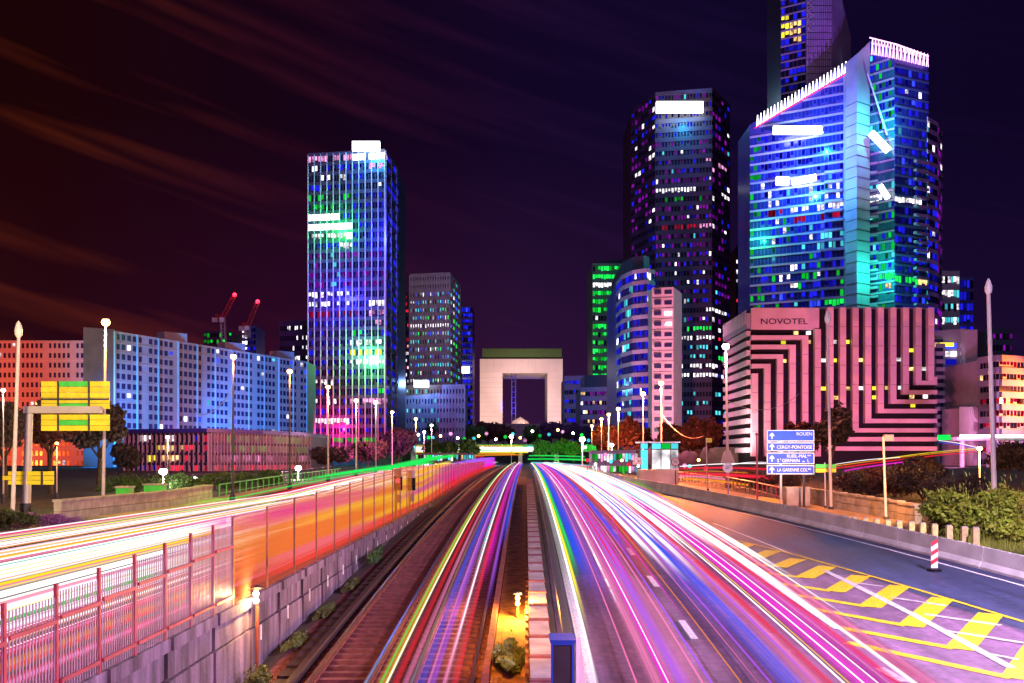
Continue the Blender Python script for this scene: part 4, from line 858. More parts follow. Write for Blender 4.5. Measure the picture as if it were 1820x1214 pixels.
tr = thing('track_kerb', (ax(.3, 26), 26, zg(26)), 'rusty latticed edge rail between the orange gravel and the concrete cells', 'kerb')
y = 17.0
while y < 75:
    piece('kerb_block', 'rust', tr, (ax(.36, y + .5), y + .5, zg(y + .5) + .2), (.08, .94, .4)); y += 1.0
# dark cabinet at the near end of the guard rail
tr = thing('roadside_cabinet', (.99, 20, zg(20)), 'dark violet metal cabinet with a pink side at the near end of the median', 'cabinet')
zt = zpx(1137, 20)
m = MB(); m.box(.79, 1.19, 20, 20.7, zg(20), zt - .05); m.build('body', 'steel_dark', tr)
m = MB(); m.box(.76, .80, 19.97, 20.0, zg(20), zt - .04); m.box(1.17, 1.21, 19.97, 20.0, zg(20), zt - .04); m.box(.80, 1.17, 19.97, 20.0, zt - .10, zt - .04); m.build('frame', 'sign_blue', tr)
m = MB(); m.box(.74, 1.25, 19.95, 20.75, zt - .05, zt); m.build('lid', 'sign_blue', tr)
m = MB(); m.add([(1.25, 20.0, zg(20)), (1.62, 20.4, zg(20)), (1.25, 20.0, zt), (1.36, 20.4, zt - .02)], [(0, 1, 3, 2)]); m.add([(1.25, 20.06, zg(20)), (1.62, 20.46, zg(20)), (1.25, 20.06, zt), (1.36, 20.46, zt - .02)], [(0, 2, 3, 1)]); m.build('side_plate', 'facade_pink', tr)
# small lit posts
def small_lamp(px, py, Y, zb, mat, col, power, label):
    c = P(px, py, Y); tr = thing('track_lamp', (c.x, c.y, zb), label, 'lamp', 'small lamps beside the tracks')
    m = MB(); m.bar((c.x, c.y + .12, zb), (c.x, c.y + .12, c.z + .1), .05, 8); m.build('post', 'rust', tr)
    m = MB(); m.lathe((c.x, c.y + .12, c.z + .1), [(.16, 0), (.14, .06), (.04, .1)], 10); m.build('hood', 'steel_dark', tr)
    for dz in (0, -.18):
        m = MB(); m.ball((c.x, c.y, c.z + dz), .075); m.build('bulb', mat, tr)
    point((c.x + .1, c.y - .3, c.z), col, power, tr, .1)
small_lamp(920, 1063, 33, zg(33), 'bulb_orange', (1, .42, .06), 1600, 'small bright orange lamp on a post in the orange gravel strip')
small_lamp(455, 1055, 26.2, zg(26), 'bulb_white', (1, .5, .15), 400, 'small glaring lamp on a rusty post against the retaining wall')
small_lamp(925, 876, 95, zg(95), 'bulb_white', (.5, .9, 1), 150, 'far white lamp where the tracks and the median meet')
# gravel strip shrubs
def leafcloud(b, c, r, n, s, seed, mi=0, hollow=.45):
    q = random.Random(seed)
    for _ in range(n):
        while True:
            v = Vector((q.uniform(-1, 1), q.uniform(-1, 1), q.uniform(-1, 1)))
            if hollow < v.length < 1: break
        bump = .8 + .25 * sin(v.x * 5 + seed) * cos(v.z * 6 + seed * 2) + .12 * q.random()
        p = Vector((c[0] + v.x * r[0] * bump, c[1] + v.y * r[1] * bump, c[2] + v.z * r[2] * bump))
        a = Vector((q.uniform(-1, 1), q.uniform(-1, 1), q.uniform(-1, 1))).normalized(); e = a.orthogonal().normalized(); k = s * q.uniform(.6, 1.4)
        a *= k; e *= k * .55
        b.add([p - a, p - e * .8 + a * .1, p + a, p + e], [(0, 1, 2, 3)], mi)
def bush(name, label, cat, c, r, n, s, mat, seed, group=None):
    tr = thing(name, c, label, cat, group)
    m = MB(); q = random.Random(seed); k = 9
    for i in range(k):                            # overlapping sprays of unequal size, so that the outline stays ragged
        a = q.uniform(0, 2 * pi); d = q.uniform(.25, .75); f = q.uniform(.3, .55)
        leafcloud(m, (c[0] + cos(a) * r[0] * d, c[1] + sin(a) * r[1] * d, c[2] + r[2] * q.uniform(.3, 1.45 - .6 * d)), (r[0] * f, r[1] * f, r[2] * f * q.uniform(.8, 1.3)), n // k, s * q.uniform(.7, 1.1), seed * 5 + i, 0, .15)
    for i in range(int(n * .05)):                 # stray shoots
        a = q.uniform(0, 2 * pi); h = q.uniform(.6, 1.9); p = Vector((c[0] + cos(a) * r[0] * q.uniform(.1, 1.05), c[1] + sin(a) * r[1] * q.random(), c[2] + r[2] * h * q.random()))
        t = p + Vector((q.uniform(-1, 1) * s, q.uniform(-1, 1) * s, s * q.uniform(1, 3))); m.add([p, p + Vector((s * .25, 0, s * .5)), t], [(0, 1, 2)])
    m.build('foliage', mat, tr, kind='stuff')
    m = MB()
    for k in range(5):
        a = 2 * pi * k / 5; m.bar(c, (c[0] + cos(a) * r[0] * .5, c[1] + sin(a) * r[1] * .5, c[2] + r[2] * 1.1), .03 * r[2], 5, r2=.01 * r[2])
    m.build('stem', 'bark', tr)
bush('dry_shrub', 'dry golden shrub in the gravel strip near the camera', 'shrub', (ax(-.08, 27.8), 27.8, zg(27.8)), (.42, 2.2, .34), 2600, .085, 'leaf_gold', 3)
bush('dry_shrub', 'small golden weed clump at the foot of the retaining wall below the lamp', 'shrub', (ax(-6.3, 25.3), 25.3, zg(25)), (.4, .8, .35), 800, .05, 'leaf_gold', 4)
for k, y in enumerate((30, 34, 39, 45)):
    bush('weed_tuft', ('low weeds right after the wall lamp', 'weed tuft along the wall foot, second beyond the lamp', 'weed tuft along the wall foot, third beyond the lamp', 'largest green weed clump climbing the wall near the far panels')[k], 'weeds', (ax(-6.35, y), y, zg(y)), (.22, 2.2, .14 if k < 3 else .5), 1100, .07, 'leaf_gold' if k < 3 else 'leaf_green', 10 + k, 'weeds along the wall foot')

# ------------------------------------------------------------------ right side: jersey barrier, bollards, parapets
tr = thing('concrete_barrier', (barx(50), 50, zg(50)), 'long pale concrete barrier curving along the right slip road', 'barrier')
y = 22.0; prof = [(-.3, 0), (-.3, .1), (-.15, .32), (-.09, .92), (.09, .92), (.15, .32), (.3, .1), (.3, 0)]
while y < 150:
    ln = 3.6 if y < 100 else 6; a = Vector((barx(y + .03), y + .03, zg(y))); c = Vector((barx(y + ln - .03), y + ln - .03, zg(y + ln)))
    d = c - a; nr = Vector((d.y, -d.x, 0)).normalized(); m = MB()
    vs = [p + nr * u + Vector((0, 0, v)) for p in (a, c) for u, v in prof]
    n = len(prof); m.add(vs, [(i, (i + 1) % n, n + (i + 1) % n, n + i) for i in range(n)] + [tuple(range(n)), tuple(range(2 * n - 1, n - 1, -1))])
    m.build('barrier_segment', 'concrete', tr); y += ln
for k, px in enumerate((1485, 1501, 1519, 1538, 1558, 1578, 1598, 1620, 1640, 1661, 1687, 1714, 1734)):
    Y = next(q / 10 for q in range(300, 900) if (px - 910) / F * q / 10 > barx(q / 10) + .9); X = xpx(px, Y); zb = zg(Y); zt = zpx(915 + (px - 1485) * .088, Y)
    tr = thing('bollard', (X, Y, zb), 'short pale yellow bollard in the row behind the barrier, ' + ('first from the left', 'second from the left', 'third from the left', 'fourth from the left', 'fifth from the left', 'sixth from the left', 'middle one', 'just left of the striped marker', 'second left of the striped marker', 'directly behind the striped marker', 'first past the marker', 'second past the marker', 'last before the grass')[k], 'bollard', 'bollards behind the barrier')
    m = MB(); m.prism([(X - .14, Y - .09), (X + .14, Y - .09), (X + .14, Y + .09), (X - .14, Y + .09)], zb, zt - .06); m.build('post', 'bollard_cream', tr)
    m = MB(); m.prism([(X - .12, Y - .07), (X + .12, Y - .07), (X + .12, Y + .07), (X - .12, Y + .07)], zt - .059, zt); m.build('cap', 'stone', tr)
# striped marker
Y = 43.0; X = xpx(1661, Y); zb = zg(Y)
tr = thing('hazard_marker', (X, Y, zb), 'red and white striped marker board standing in front of the barrier', 'marker')
m = MB(); m.box(X - .14, X + .14, Y, Y + .04, zb + .12, zb + 1.2); m.build('board', 'paint_white', tr)
for k in range(3):
    z = zb + .25 + k * .38; m = MB(); m.add([(X - .141, Y - .004, z), (X + .141, Y - .004, z + .18), (X + .141, Y - .004, z + .36), (X - .141, Y - .004, z + .18)], [(0, 1, 2, 3)]); m.build('stripe', 'sign_red', tr)
m = MB(); m.lathe((X, Y + .03, zb), [(.3, 0), (.3, .08), (.12, .13)], 12); m.build('foot', 'black', tr)
# low stone parapet with a massive block
def wall_run(name, label, pts, h, th, mat, cop=None, step=2.0, zf=zg):
    tr = thing(name, (pts[0][0], pts[0][1], zf(pts[0][1])), label, 'wall')
    for (xa, ya), (xb, yb) in zip(pts, pts[1:]):
        d = Vector((xb - xa, yb - ya, 0)); n = max(1, int(d.length / step)); rz = atan2(d.y, d.x)
        for i in range(n):
            t = (i + .5) / n; x = xa + d.x * t; y = ya + d.y * t; z = zf(y)
            for c in range(2): piece('stone_block', mat, tr, (x + (.0 if c else .02), y, z + h * (.25 + .5 * c)), (d.length / n - .03, th - .02 * c, h * .5 - .03), rz)
            if cop: piece('coping', cop, tr, (x, y, z + h + .06), (d.length / n - .015, th + .14, .14), rz)
wall_run('stone_parapet', 'low stone parapet of large blocks on the right pavement below the signs', [(xpx(1420, 80), 80), (xpx(1500, 72), 72), (xpx(1575, 66), 66), (xpx(1632, 61), 61)], 1.15, .4, 'stone', 'stone')
p = P(1415, 905, 76)
tr = thing('stone_pedestal', (p.x, p.y, zg(76)), 'massive square stone block where the parapet meets the railing', 'pedestal')
piece('block', 'stone', tr, (p.x, p.y, zg(76) + .68), (1.7, 1.2, 1.35)); piece('cap', 'stone', tr, (p.x, p.y, zg(76) + 1.41), (1.86, 1.36, .12))
def railing(label, pts, h, mat, zf=zg, step=1.6):
    tr = thing('railing', (pts[0][0], pts[0][1], zf(pts[0][1])), label, 'railing')
    for (xa, ya), (xb, yb) in zip(pts, pts[1:]):
        d = Vector((xb - xa, yb - ya, 0)); n = max(1, int(d.length / step)); rz = atan2(d.y, d.x)
        for z, t in ((h, .12), (h * .35, .07)): 
            m = MB(); m.bar((xa, ya, zf(ya) + z), (xb, yb, zf(yb) + z), t / 2, 6); m.build('rail', mat, tr)
        for i in range(n):
            t = i / n; x = xa + d.x * t; y = ya + d.y * t; piece('baluster', mat, tr, (x, y, zf(y) + h / 2), (.09, .09, h), rz)
railing('red lit railing on the right pavement left of the stone block', [(xpx(1290, 104), 104), (xpx(1340, 92), 92), (xpx(1398, 80), 80)], 1.1, 'fence_red')
railing('pale railing far along the right pavement near the kiosk', [(xpx(1195, 130), 130), (xpx(1285, 106), 106)], 1.0, 'pole_pale')
# left parapet
wall_run('stone_parapet', 'long low stone parapet beyond the left carriageway', [(ax(-26.2, 58), 58), (ax(-26, 66), 66), (ax(-25.6, 78), 78), (ax(-25.6, 84), 84)], 1.15, .45, 'stone', 'stone', 2.2, zl)
for k, px in enumerate((222, 276)):
    Y = 70 + k * 6; X = xpx(px, Y)
    tr = thing('stone_pedestal', (X, Y, zl(Y)), ('green lit square pier on the left parapet', 'larger green lit pier at the end of the left parapet')[k], 'pedestal'); 
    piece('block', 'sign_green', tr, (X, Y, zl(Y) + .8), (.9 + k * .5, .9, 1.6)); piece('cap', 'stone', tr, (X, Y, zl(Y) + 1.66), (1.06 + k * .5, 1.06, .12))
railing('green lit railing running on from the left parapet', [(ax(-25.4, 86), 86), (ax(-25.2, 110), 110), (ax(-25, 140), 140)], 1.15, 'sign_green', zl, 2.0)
railing('second lower railing in front of the glass hall', [(ax(-30, 100), 100), (ax(-30, 160), 160)], 1.1, 'steel_dark', zl, 2.5)

# ------------------------------------------------------------------ signs
def road_sign_stack():
    Y = 74.0; x0, x1 = xpx(1363, Y), xpx(1447, Y); zb = zg(Y)
    tr = thing('direction_sign', (xpx(1389, Y), Y, zb), 'stack of four blue direction panels with white arrows, ROUEN on top', 'road sign')
    m = MB(); m.bar((xpx(1389, Y), Y + .16, zb), (xpx(1389, Y), Y + .16, zpx(768, Y)), .09, 10); m.build('post', 'pole_pale', tr)
    m = MB(); m.bar((xpx(1430, Y), Y + .16, zb), (xpx(1430, Y), Y + .16, zpx(768, Y)), .09, 10); m.build('post', 'steel_dark', tr)
    for (a, c, lines) in ((764.5, 784.5, [('ROUEN', 774, 1)]), (786.5, 802, [('CERGY-PONTOISE', 797.5, .92)]), (804.5, 825, [('RUEIL-MAL', 813.5, .9), ('S  GERMAIN    L', 821.5, .9)]), (827, 843, [('LA GARENNE COL', 838, .86)])):
        za, zc = zpx(a, Y), zpx(c, Y)
        m = MB(); m.box(x0 + .04, x1 - .04, Y - .02, Y + .04, zc + .04, za - .04); pn = m.build('panel', 'sign_blue', tr)
        m = MB(); t = .055
        m.box(x0, x1, Y - .035, Y + .05, za - t, za); m.box(x0, x1, Y - .035, Y + .05, zc, zc + t); m.box(x0, x0 + t, Y - .034, Y + .05, zc + t, za - t); m.box(x1 - t, x1, Y - .034, Y + .05, zc + t, za - t); m.build('border', 'paint_white', tr)
        zm = (za + zc) / 2; ax0 = x0 + .36; m = MB(); hh = .23
        m.plate([(ax0 - .05, Y - .024, zm - hh), (ax0 + .05, Y - .024, zm - hh), (ax0 + .05, Y - .024, zm + .02), (ax0 + .17, Y - .024, zm - .05), (ax0 + .17, Y - .024, zm + .06), (ax0, Y - .024, zm + hh), (ax0 - .17, Y - .024, zm + .06), (ax0 - .17, Y - .024, zm - .05), (ax0 - .05, Y - .024, zm + .02)], (0, -1, 0), .012); m.build('arrow', 'paint_white', tr)
        for s, py, sx in lines:
            sz = .34; R_ = x1 - .14
            if s.startswith('S '):
                text('S', sz, (x0 + .72, Y - .03, zpx(py, Y)), tr, 'paint_white', ext=.006); text('T', sz * .55, (x0 + .93, Y - .03, zpx(py, Y) + .13), tr, 'paint_white', ext=.006)
                text('GERMAIN', sz, (x0 + 1.08, Y - .03, zpx(py, Y)), tr, 'paint_white', ext=.006, sx=.88); text('en', sz * .6, (x0 + 2.55, Y - .03, zpx(py, Y)), tr, 'paint_white', ext=.006); text('L', sz, (x0 + 2.9, Y - .03, zpx(py, Y)), tr, 'paint_white', ext=.006)
            elif s.startswith('RUEIL'):
                text(s, sz, (x1 - .52, Y - .03, zpx(py, Y)), tr, 'paint_white', align='RIGHT', ext=.006, sx=.9); text('son', sz * .55, (x1 - .5, Y - .03, zpx(py, Y) + .11), tr, 'paint_white', ext=.006)
            elif s.startswith('LA'):
                text(s, sz, (x1 - .48, Y - .03, zpx(py, Y)), tr, 'paint_white', align='RIGHT', ext=.006, sx=.78); text('BES', sz * .5, (x1 - .47, Y - .03, zpx(py, Y) + .12), tr, 'paint_white', ext=.006, sx=.9)
            else: text(s, sz, (R_, Y - .03, zpx(py, Y)), tr, 'paint_white', align='RIGHT', ext=.006, sx=sx)
road_sign_stack()
def pole_thing(name, label, cat, pb, pt, Y, r, mat, zf=zg, r2=None):
    b0 = Vector((xpx(pb, Y), Y, zf(Y))); t0 = P(pt[0], pt[1], Y)
    tr = thing(name, b0, label, cat); m = MB(); m.bar(b0, t0, r, 10, r2=r2 or r * .7); m.build('pole', mat, tr)
    m = MB(); m.lathe(b0, [(r * 2.1, 0), (r * 2.1, .12), (r * 1.3, .3)], 10); m.build('base', 'steel_dark', tr)
    return tr, b0, t0
tr, b0, t0 = pole_thing('sign_post', 'dark slim post left of the blue direction panels', 'post', 1346, (1345, 772), 80, .09, 'fence_red')
m = MB(); m.ball(t0, .13); m.build('finial', 'fence_red', tr)
# square flag sign
tr, b0, t0 = pole_thing('flag_sign', 'small orange square sign on a slim post left of the round sign', 'road sign', 1258, (1255, 779), 96, .07, 'pole_pale')
m = MB(); m.box(t0.x, t0.x + .55, 95.95, 96.02, t0.z - .4, t0.z + .03); m.build('panel', 'sign_yellow', tr)
# round sign
Y = 84.0; tr, b0, t0 = pole_thing('round_sign', 'round white sign crossed by dark strokes on a violet post', 'road sign', 1295, (1293, 826), Y, .07, 'spandrel_lilac')
c = P(1293, 831.5, Y)
def disc(c, r, th, n=28): 
    m = MB(); m.plate([(c.x + r * cos(2 * pi * i / n), c.y, c.z + r * sin(2 * pi * i / n)) for i in range(n)], (0, -1, 0), th); return m
disc(Vector((c.x, Y - .08, c.z)), .40, .03).build('disc', 'paint_white', tr)
m = MB(); 
for a, e in (((-.2, -.02), (.2, .05)), ((-.2, -.1), (.05, -.05)), ((.16, .16), (.3, .28)), ((-.12, .1), (.1, .17))):
    p, q = Vector((c.x + a[0], Y - .115, c.z + a[1])), Vector((c.x + e[0], Y - .115, c.z + e[1])); m.bar(p, q, .022, 4)
m.build('pictogram', 'black', tr)
# speed sign in front of the kiosk
Y = 100.0; tr, b0, t0 = pole_thing('speed_sign', 'round red rimmed 70 sign in front of the lit kiosk', 'road sign', 1201, (1200, 815), Y, .06, 'steel_dark')
c = P(1200, 821, Y); disc(Vector((c.x, Y - .07, c.z)), .42, .03).build('rim', 'sign_red', tr); disc(Vector((c.x, Y - .104, c.z)), .33, .01).build('disc', 'paint_white', tr); text('70', .42, (c.x, Y - .12, c.z - .14), tr, 'black', align='CENTER', ext=.004)
m = MB(); m.box(c.x - .35, c.x + .35, Y - .08, Y - .05, c.z - .8, c.z - .55); m.build('sub_plate', 'paint_white', tr)
# small double plate on the tall pole
tr, b0, t0 = pole_thing('street_name_sign', 'small green and white street name plates right of the blue panels', 'road sign', 1467, (1466, 822), 73, .05, 'pole_pale')
m = MB(); m.box(xpx(1449, 73), xpx(1485, 73), 72.88, 72.93, zpx(832, 73), zpx(825, 73)); m.build('plate', 'sign_green', tr)
m = MB(); m.box(xpx(1449, 73), xpx(1485, 73), 72.88, 72.93, zpx(839.5, 73), zpx(833, 73)); m.build('plate', 'sign_yellow', tr)
# gantry sign seen from behind, left
def gantry():
    Y = 62.0; zb = zl(Y); xp = xpx(46, Y)
    tr = thing('gantry_sign', (xp, Y, zb), 'yellow backed overhead sign on a bent steel arm at the left', 'road sign')
    m = MB(); m.bar((xp, Y, zb), P(52, 735, Y), .27, 12, r2=.22); m.build('post', 'pole_pale', tr)
    m = MB(); a = P(50, 728, Y); c = P(180, 727, Y); m.box(a.x - .2, c.x, Y - .2, Y + .2, a.z - .22, a.z + .2); m.build('arm', 'pole_pale', tr)
    m = MB(); m.lathe((xp, Y, zb), [(.55, 0), (.55, .3), (.34, .4), (.34, .9)], 12); m.build('base', 'steel_dark', tr)
    for i in range(9):
        y0 = 677 + i * 9.9
        if 718 < y0 < 734: continue
        za, zc = zpx(y0, Y), zpx(y0 + 9.2, Y)
        for (xa, xb, mt) in ((68, 98, 'sign_yellow'), (98.6, 154, 'sign_yellow' if i in (1, 2, 3, 6, 8) else 'sign_green'), (154.6, 190, 'sign_yellow')):
            piece('plank', mt, tr, ((xpx(xa, Y) + xpx(xb, Y)) / 2, Y + .42, (za + zc) / 2), (xpx(xb, Y) - xpx(xa, Y), .08, za - zc))
    for x in (99, 154):
        piece('rib', 'steel_dark', tr, (xpx(x, Y), Y + .33, (zpx(676, Y) + zpx(765, Y)) / 2), (.09, .1, zpx(676, Y) - zpx(765, Y)))
    piece('rib', 'steel_dark', tr, ((xpx(68, Y) + xpx(190, Y)) / 2, Y + .34, zpx(709, Y)), (xpx(190, Y) - xpx(68, Y), .07, .1))
    # arrow shaped board low on the same place
    Y2 = 61.2; t2 = thing('arrow_sign', P(45, 850, Y2), 'yellow arrow shaped board pointing left on the gantry post', 'road sign')
    for i in range(3):
        za, zc = zpx(838 + i * 8.2, Y2), zpx(845.4 + i * 8.2, Y2); xa = xpx((0, -10, 0)[i] + 6, Y2)
        piece('plank', 'sign_yellow', t2, ((xa + xpx(88, Y2)) / 2, Y2 + .6, (za + zc) / 2), (xpx(88, Y2) - xa, .06, za - zc))
    m = MB(); m.box(xpx(66, Y2), xpx(69, Y2), Y2 + .45, Y2 + .56, zpx(863, Y2), zpx(837, Y2)); m.build('bracket', 'steel_dark', t2)
gantry()
# railway signal
def signal(px, Y, ytop, label, red):
    X = xpx(px, Y); zb = zg(Y); zt = zpx(ytop, Y)
    tr = thing('railway_signal', (X, Y, zb), label, 'signal')
    m = MB(); m.bar((X - .12, Y + .1, zb), (X - .12, Y + .1, zt), .07, 8); m.build('mast', 'spandrel_lilac', tr)
    m = MB(); m.box(X - .22, X + .26, Y - .1, Y + .05, zt - .9, zt - .12); m.build('head', 'black', tr)
    for k, z in enumerate((zt - .36, zt - .68)):
        m = MB(); m.lathe((0, 0, 0), [(.13, 0), (.13, .03), (.02, .05)], 14); m.v = [(X + .02 + x, Y - .1 - zz, z + y) for x, y, zz in m.v]; m.build('lens', red if k == 0 else 'black', tr)
    m = MB(); m.box(X - .2, X + .22, Y - .06, Y + .05, zt - .1, zt + .35); m.build('number_plate', 'facade_pink', tr)
    m = MB(); m.box(X - .14, X + .18, Y - .08, Y + .04, zt - 1.6, zt - 1.15); m.build('route_box', 'facade_grey', tr)
signal(707, 58, 843, 'railway signal showing red at the end of the noise panels', 'bulb_red')
signal(731, 64, 846, 'unlit railway signal just beyond the red one', 'black')
# kiosk / lit shelter
def kiosk():
    Y = 112.0; x0, x1 = xpx(1138, Y), xpx(1206, Y); zb = zg(Y) + .13; tr = thing('lit_kiosk', ((x0 + x1) / 2, Y, zb), 'glass kiosk glowing cyan and white on the right pavement', 'kiosk')
    m = MB(); m.box(x0, x1, Y, Y + 3, zb, zpx(835, Y)); m.build('base', 'concrete', tr)
    m = MB(); m.box(x0 - .15, x1 + .15, Y - .15, Y + 3.2, zpx(787, Y), zpx(785, Y)); m.build('roof', 'steel', tr)
    xs = (1138, 1152, 1158, 1175, 1192, 1206)
    for i, (a, c) in enumerate(zip(xs, xs[1:])):
        if i == 1: continue
        for (ya, yc, mt) in ((788, 798, 'lit_cyan' if i != 3 else 'lit_green'), (799, 834, 'lit_white' if i > 1 else 'lit_cyan')):
            piece('pane', mt, tr, (xpx((a + c) / 2, Y), Y + .06, zpx((ya + yc) / 2, Y)), (xpx(c, Y) - xpx(a, Y) - .08, .08, zpx(ya, Y) - zpx(yc, Y) - .05))
        piece('mullion', 'steel_dark', tr, (xpx(a, Y), Y, zpx(810, Y)), (.09, .14, zpx(786, Y) - zpx(834, Y)))
kiosk()
p = P(1177, 818, 110.5); tr = thing('advert_pillar', (p.x - 5.2, p.y, zg(110)), 'small white stacked name plates left of the lit kiosk', 'road sign')
for k in range(2): piece('plate', 'paint_white', tr, (xpx(1133, 110), 110, zpx(816 + k * 7, 110)), (1.0, .06, .34))
m = MB(); m.bar((xpx(1133, 110), 110.08, zg(110)), (xpx(1133, 110), 110.08, zpx(812, 110)), .05); m.build('post', 'steel', tr)

# ------------------------------------------------------------------ street lamps
def street_lamp(px, py, Y, zf, label, mat, col, power, pole='pole_pale', bpx=None, r=.12, bulb=.34, arm=None, group='street lamps along the avenue'):
    b0 = Vector((xpx(bpx or px, Y), Y, zf(Y))); t0 = P(px, py, Y)
    tr = thing('street_lamp', b0, label, 'street lamp', group)
    m = MB(); m.bar(b0, t0 - Vector((0, 0, .25)), r, 10, r2=r * .55); m.build('pole', pole, tr)
    m = MB(); m.lathe(b0, [(r * 2, 0), (r * 2, .5), (r * 1.2, .7)], 10); m.build('base', 'steel_dark', tr)
    m = MB(); m.lathe(t0 + Vector((0, 0, bulb * .62)), [(bulb * .85, 0), (bulb * .7, bulb * .2), (.05, bulb * .4)], 12); m.build('hood', 'steel_dark', tr)
    m = MB(); m.ball(t0, bulb * .9, 12, 8, sz=.85); m.build('bulb', mat, tr)
    if arm: 
        m = MB(); m.bar(P(px, arm, Y), P(px + 6, arm - 1, Y), .04); m.build('bracket', pole, tr)
    if power: point(t0 + Vector((0, -.5, -bulb - .5)), col, power, tr, .4)
    return tr
OR = (1, .4, .08); WH = (1, .85, .7); PK = (1, .45, .8)
street_lamp(188, 573, 66, zl, 'tall bright orange street lamp beside the yellow gantry sign', 'bulb_orange', OR, 5500, bpx=183, bulb=.3)
street_lamp(415, 634, 80, zl, 'street lamp with dark pole before the pale slab, first right of the gantry', 'bulb_orange', OR, 3500, 'steel_dark', bpx=413, bulb=.26)
street_lamp(515, 660, 98, zl, 'street lamp at the right end of the pale slab', 'bulb_orange', OR, 3500, 'steel_dark', bulb=.28)
street_lamp(583, 688, 118, zl, 'slim lamp in front of the left half of the ribbed tower', 'bulb_orange', (1, .8, .3), 2500, bulb=.28)
street_lamp(633, 712, 140, zl, 'slim lamp in front of the right half of the ribbed tower', 'bulb_pink', PK, 2500, bulb=.3)
street_lamp(668, 715, 165, zl, 'slim white lamp at the foot of the ribbed tower right edge', 'bulb_white', WH, 2500, bulb=.34)
street_lamp(697, 733, 190, zl, 'pink glowing lamp just right of the ribbed tower foot', 'bulb_orange', OR, 3000, bulb=.36)
street_lamp(739, 745, 215, zl, 'small lamp before the low blue grey block, nearest of three', 'bulb_orange', OR, 2500, bulb=.38)
street_lamp(754, 768, 235, zl, 'small white lamp before the low blue grey block, lowest of three', 'bulb_white', PK, 2500, bulb=.36)
street_lamp(767, 756, 255, zl, 'small lamp before the low blue grey block, rightmost of three', 'bulb_pink', PK, 2500, bulb=.4)
street_lamp(290, 838, 96, zl, 'low glaring white lamp in front of the red glowing hall', 'bulb_white', WH, 1500, bulb=.42, r=.08)
street_lamp(347, 850, 104, zl, 'smaller low white lamp right of the glaring one', 'bulb_white', WH, 500, bulb=.2, r=.07)
street_lamp(298, 777, 130, zl, 'yellow green lamp against the top edge of the glass hall', 'bulb_white', (1, 1, .5), 800, bulb=.24, r=.08)
street_lamp(530, 832, 130, zl, 'low white lamp at the right end of the glass hall', 'bulb_white', WH, 1200, bulb=.42, r=.08)
street_lamp(101, 788, 82, zl, 'small orange lamp under the gantry sign', 'bulb_orange', OR, 400, bulb=.14, r=.06)
street_lamp(6, 694, 80, zl, 'white lamp at the left edge beyond the unlit lamp post', 'bulb_white', WH, 500, bulb=.18, r=.07)
street_lamp(1290, 616, 105, zg, 'very bright pink white lamp on a pale flared pole before the hotel side', 'bulb_pink', (1, .25, .18), 14000, bpx=1294, r=.17, bulb=.42)
p = P(1293, 815, 104.4); tr = thing('reversed_sign', (p.x, p.y, zg(104)), 'grey back of a large tapering sign at the foot of the pink white lamp', 'road sign')
m = MB(); m.plate([P(1281, 824, 104.4), P(1307, 824, 104.4), P(1303, 812, 104.4), P(1298, 801, 104.4), P(1288, 801, 104.4), P(1284, 812, 104.4)], (0, 1, 0), .1); m.build('panel', 'facade_pink', tr)
m = MB(); m.bar((p.x, p.y + .15, zg(104)), (p.x, p.y + .15, p.z), .06); m.build('post', 'steel_dark', tr)
street_lamp(1175, 681, 118, zg, 'lamp before the pink concrete slab tower, taller of the two', 'bulb_orange', (1, .8, .3), 4000, bulb=.34)
street_lamp(1143, 700, 132, zg, 'lamp left of the pink slab tower, shorter of the two', 'bulb_orange', (1, .7, .25), 3500, bulb=.34)
street_lamp(1099, 727, 165, zg, 'orange lamp nearest in the red glowing row right of the avenue', 'bulb_orange', OR, 9000, bulb=.36)
street_lamp(1082, 737, 190, zg, 'orange lamp second in the red glowing row right of the avenue', 'bulb_orange', OR, 9000, bulb=.36)
street_lamp(1069, 745, 215, zg, 'orange lamp third in the red glowing row right of the avenue', 'bulb_orange', OR, 9000, bulb=.36)
street_lamp(1052, 757, 245, zg, 'yellow orange lamp farthest in the red glowing row right of the avenue', 'bulb_orange', OR, 9000, bulb=.38)
street_lamp(1035, 781, 175, zg, 'glaring white lamp standing left of the orange lamp row', 'bulb_white', WH, 2000, bulb=.55)
street_lamp(1087, 791, 185, zg, 'low white lamp under the orange lamp row', 'bulb_white', WH, 800, bulb=.42)
street_lamp(909, 776, 300, zg, 'far white lamp on the axis below the arch', 'bulb_white', WH, 1500, bulb=.7)
street_lamp(1741, 797, 92, zg, 'orange lamp behind the bush at the right', 'bulb_orange', OR, 9000, bulb=.26, r=.07)
# unlit tall posts
for px, py, bpx, Y, zf, lab, r in ((33, 600, 22, 58, zl, 'tall unlit lamp post with a drop shaped head at the far left', .13), (1757, 523, 1769, 62, zg, 'tall unlit lamp post rising above the bush at the right edge', .16), (1471, 575, 1477, 72, zg, 'tall pale unlit pole in front of the hotel stripes', .11), (1570, 776, 1575, 64, zg, 'slim pole with a small box on top below the hotel right half', .09)):
    tr, b0, t0 = pole_thing('lamp_post', lab, 'lamp post', bpx, (px, py), Y, r, 'pole_pale', zf)
    if Y == 64:
        m = MB(); m.box(t0.x + .05, t0.x + .6, Y - .15, Y + .15, t0.z - .28, t0.z + .12); m.build('camera_box', 'facade_grey', tr)
    else:
        m = MB(); m.lathe(t0, [(.05, -.1), (.2, .15), (.22, .45), (.12, .8), (.03, .95)], 12); m.build('head', 'marble', tr)
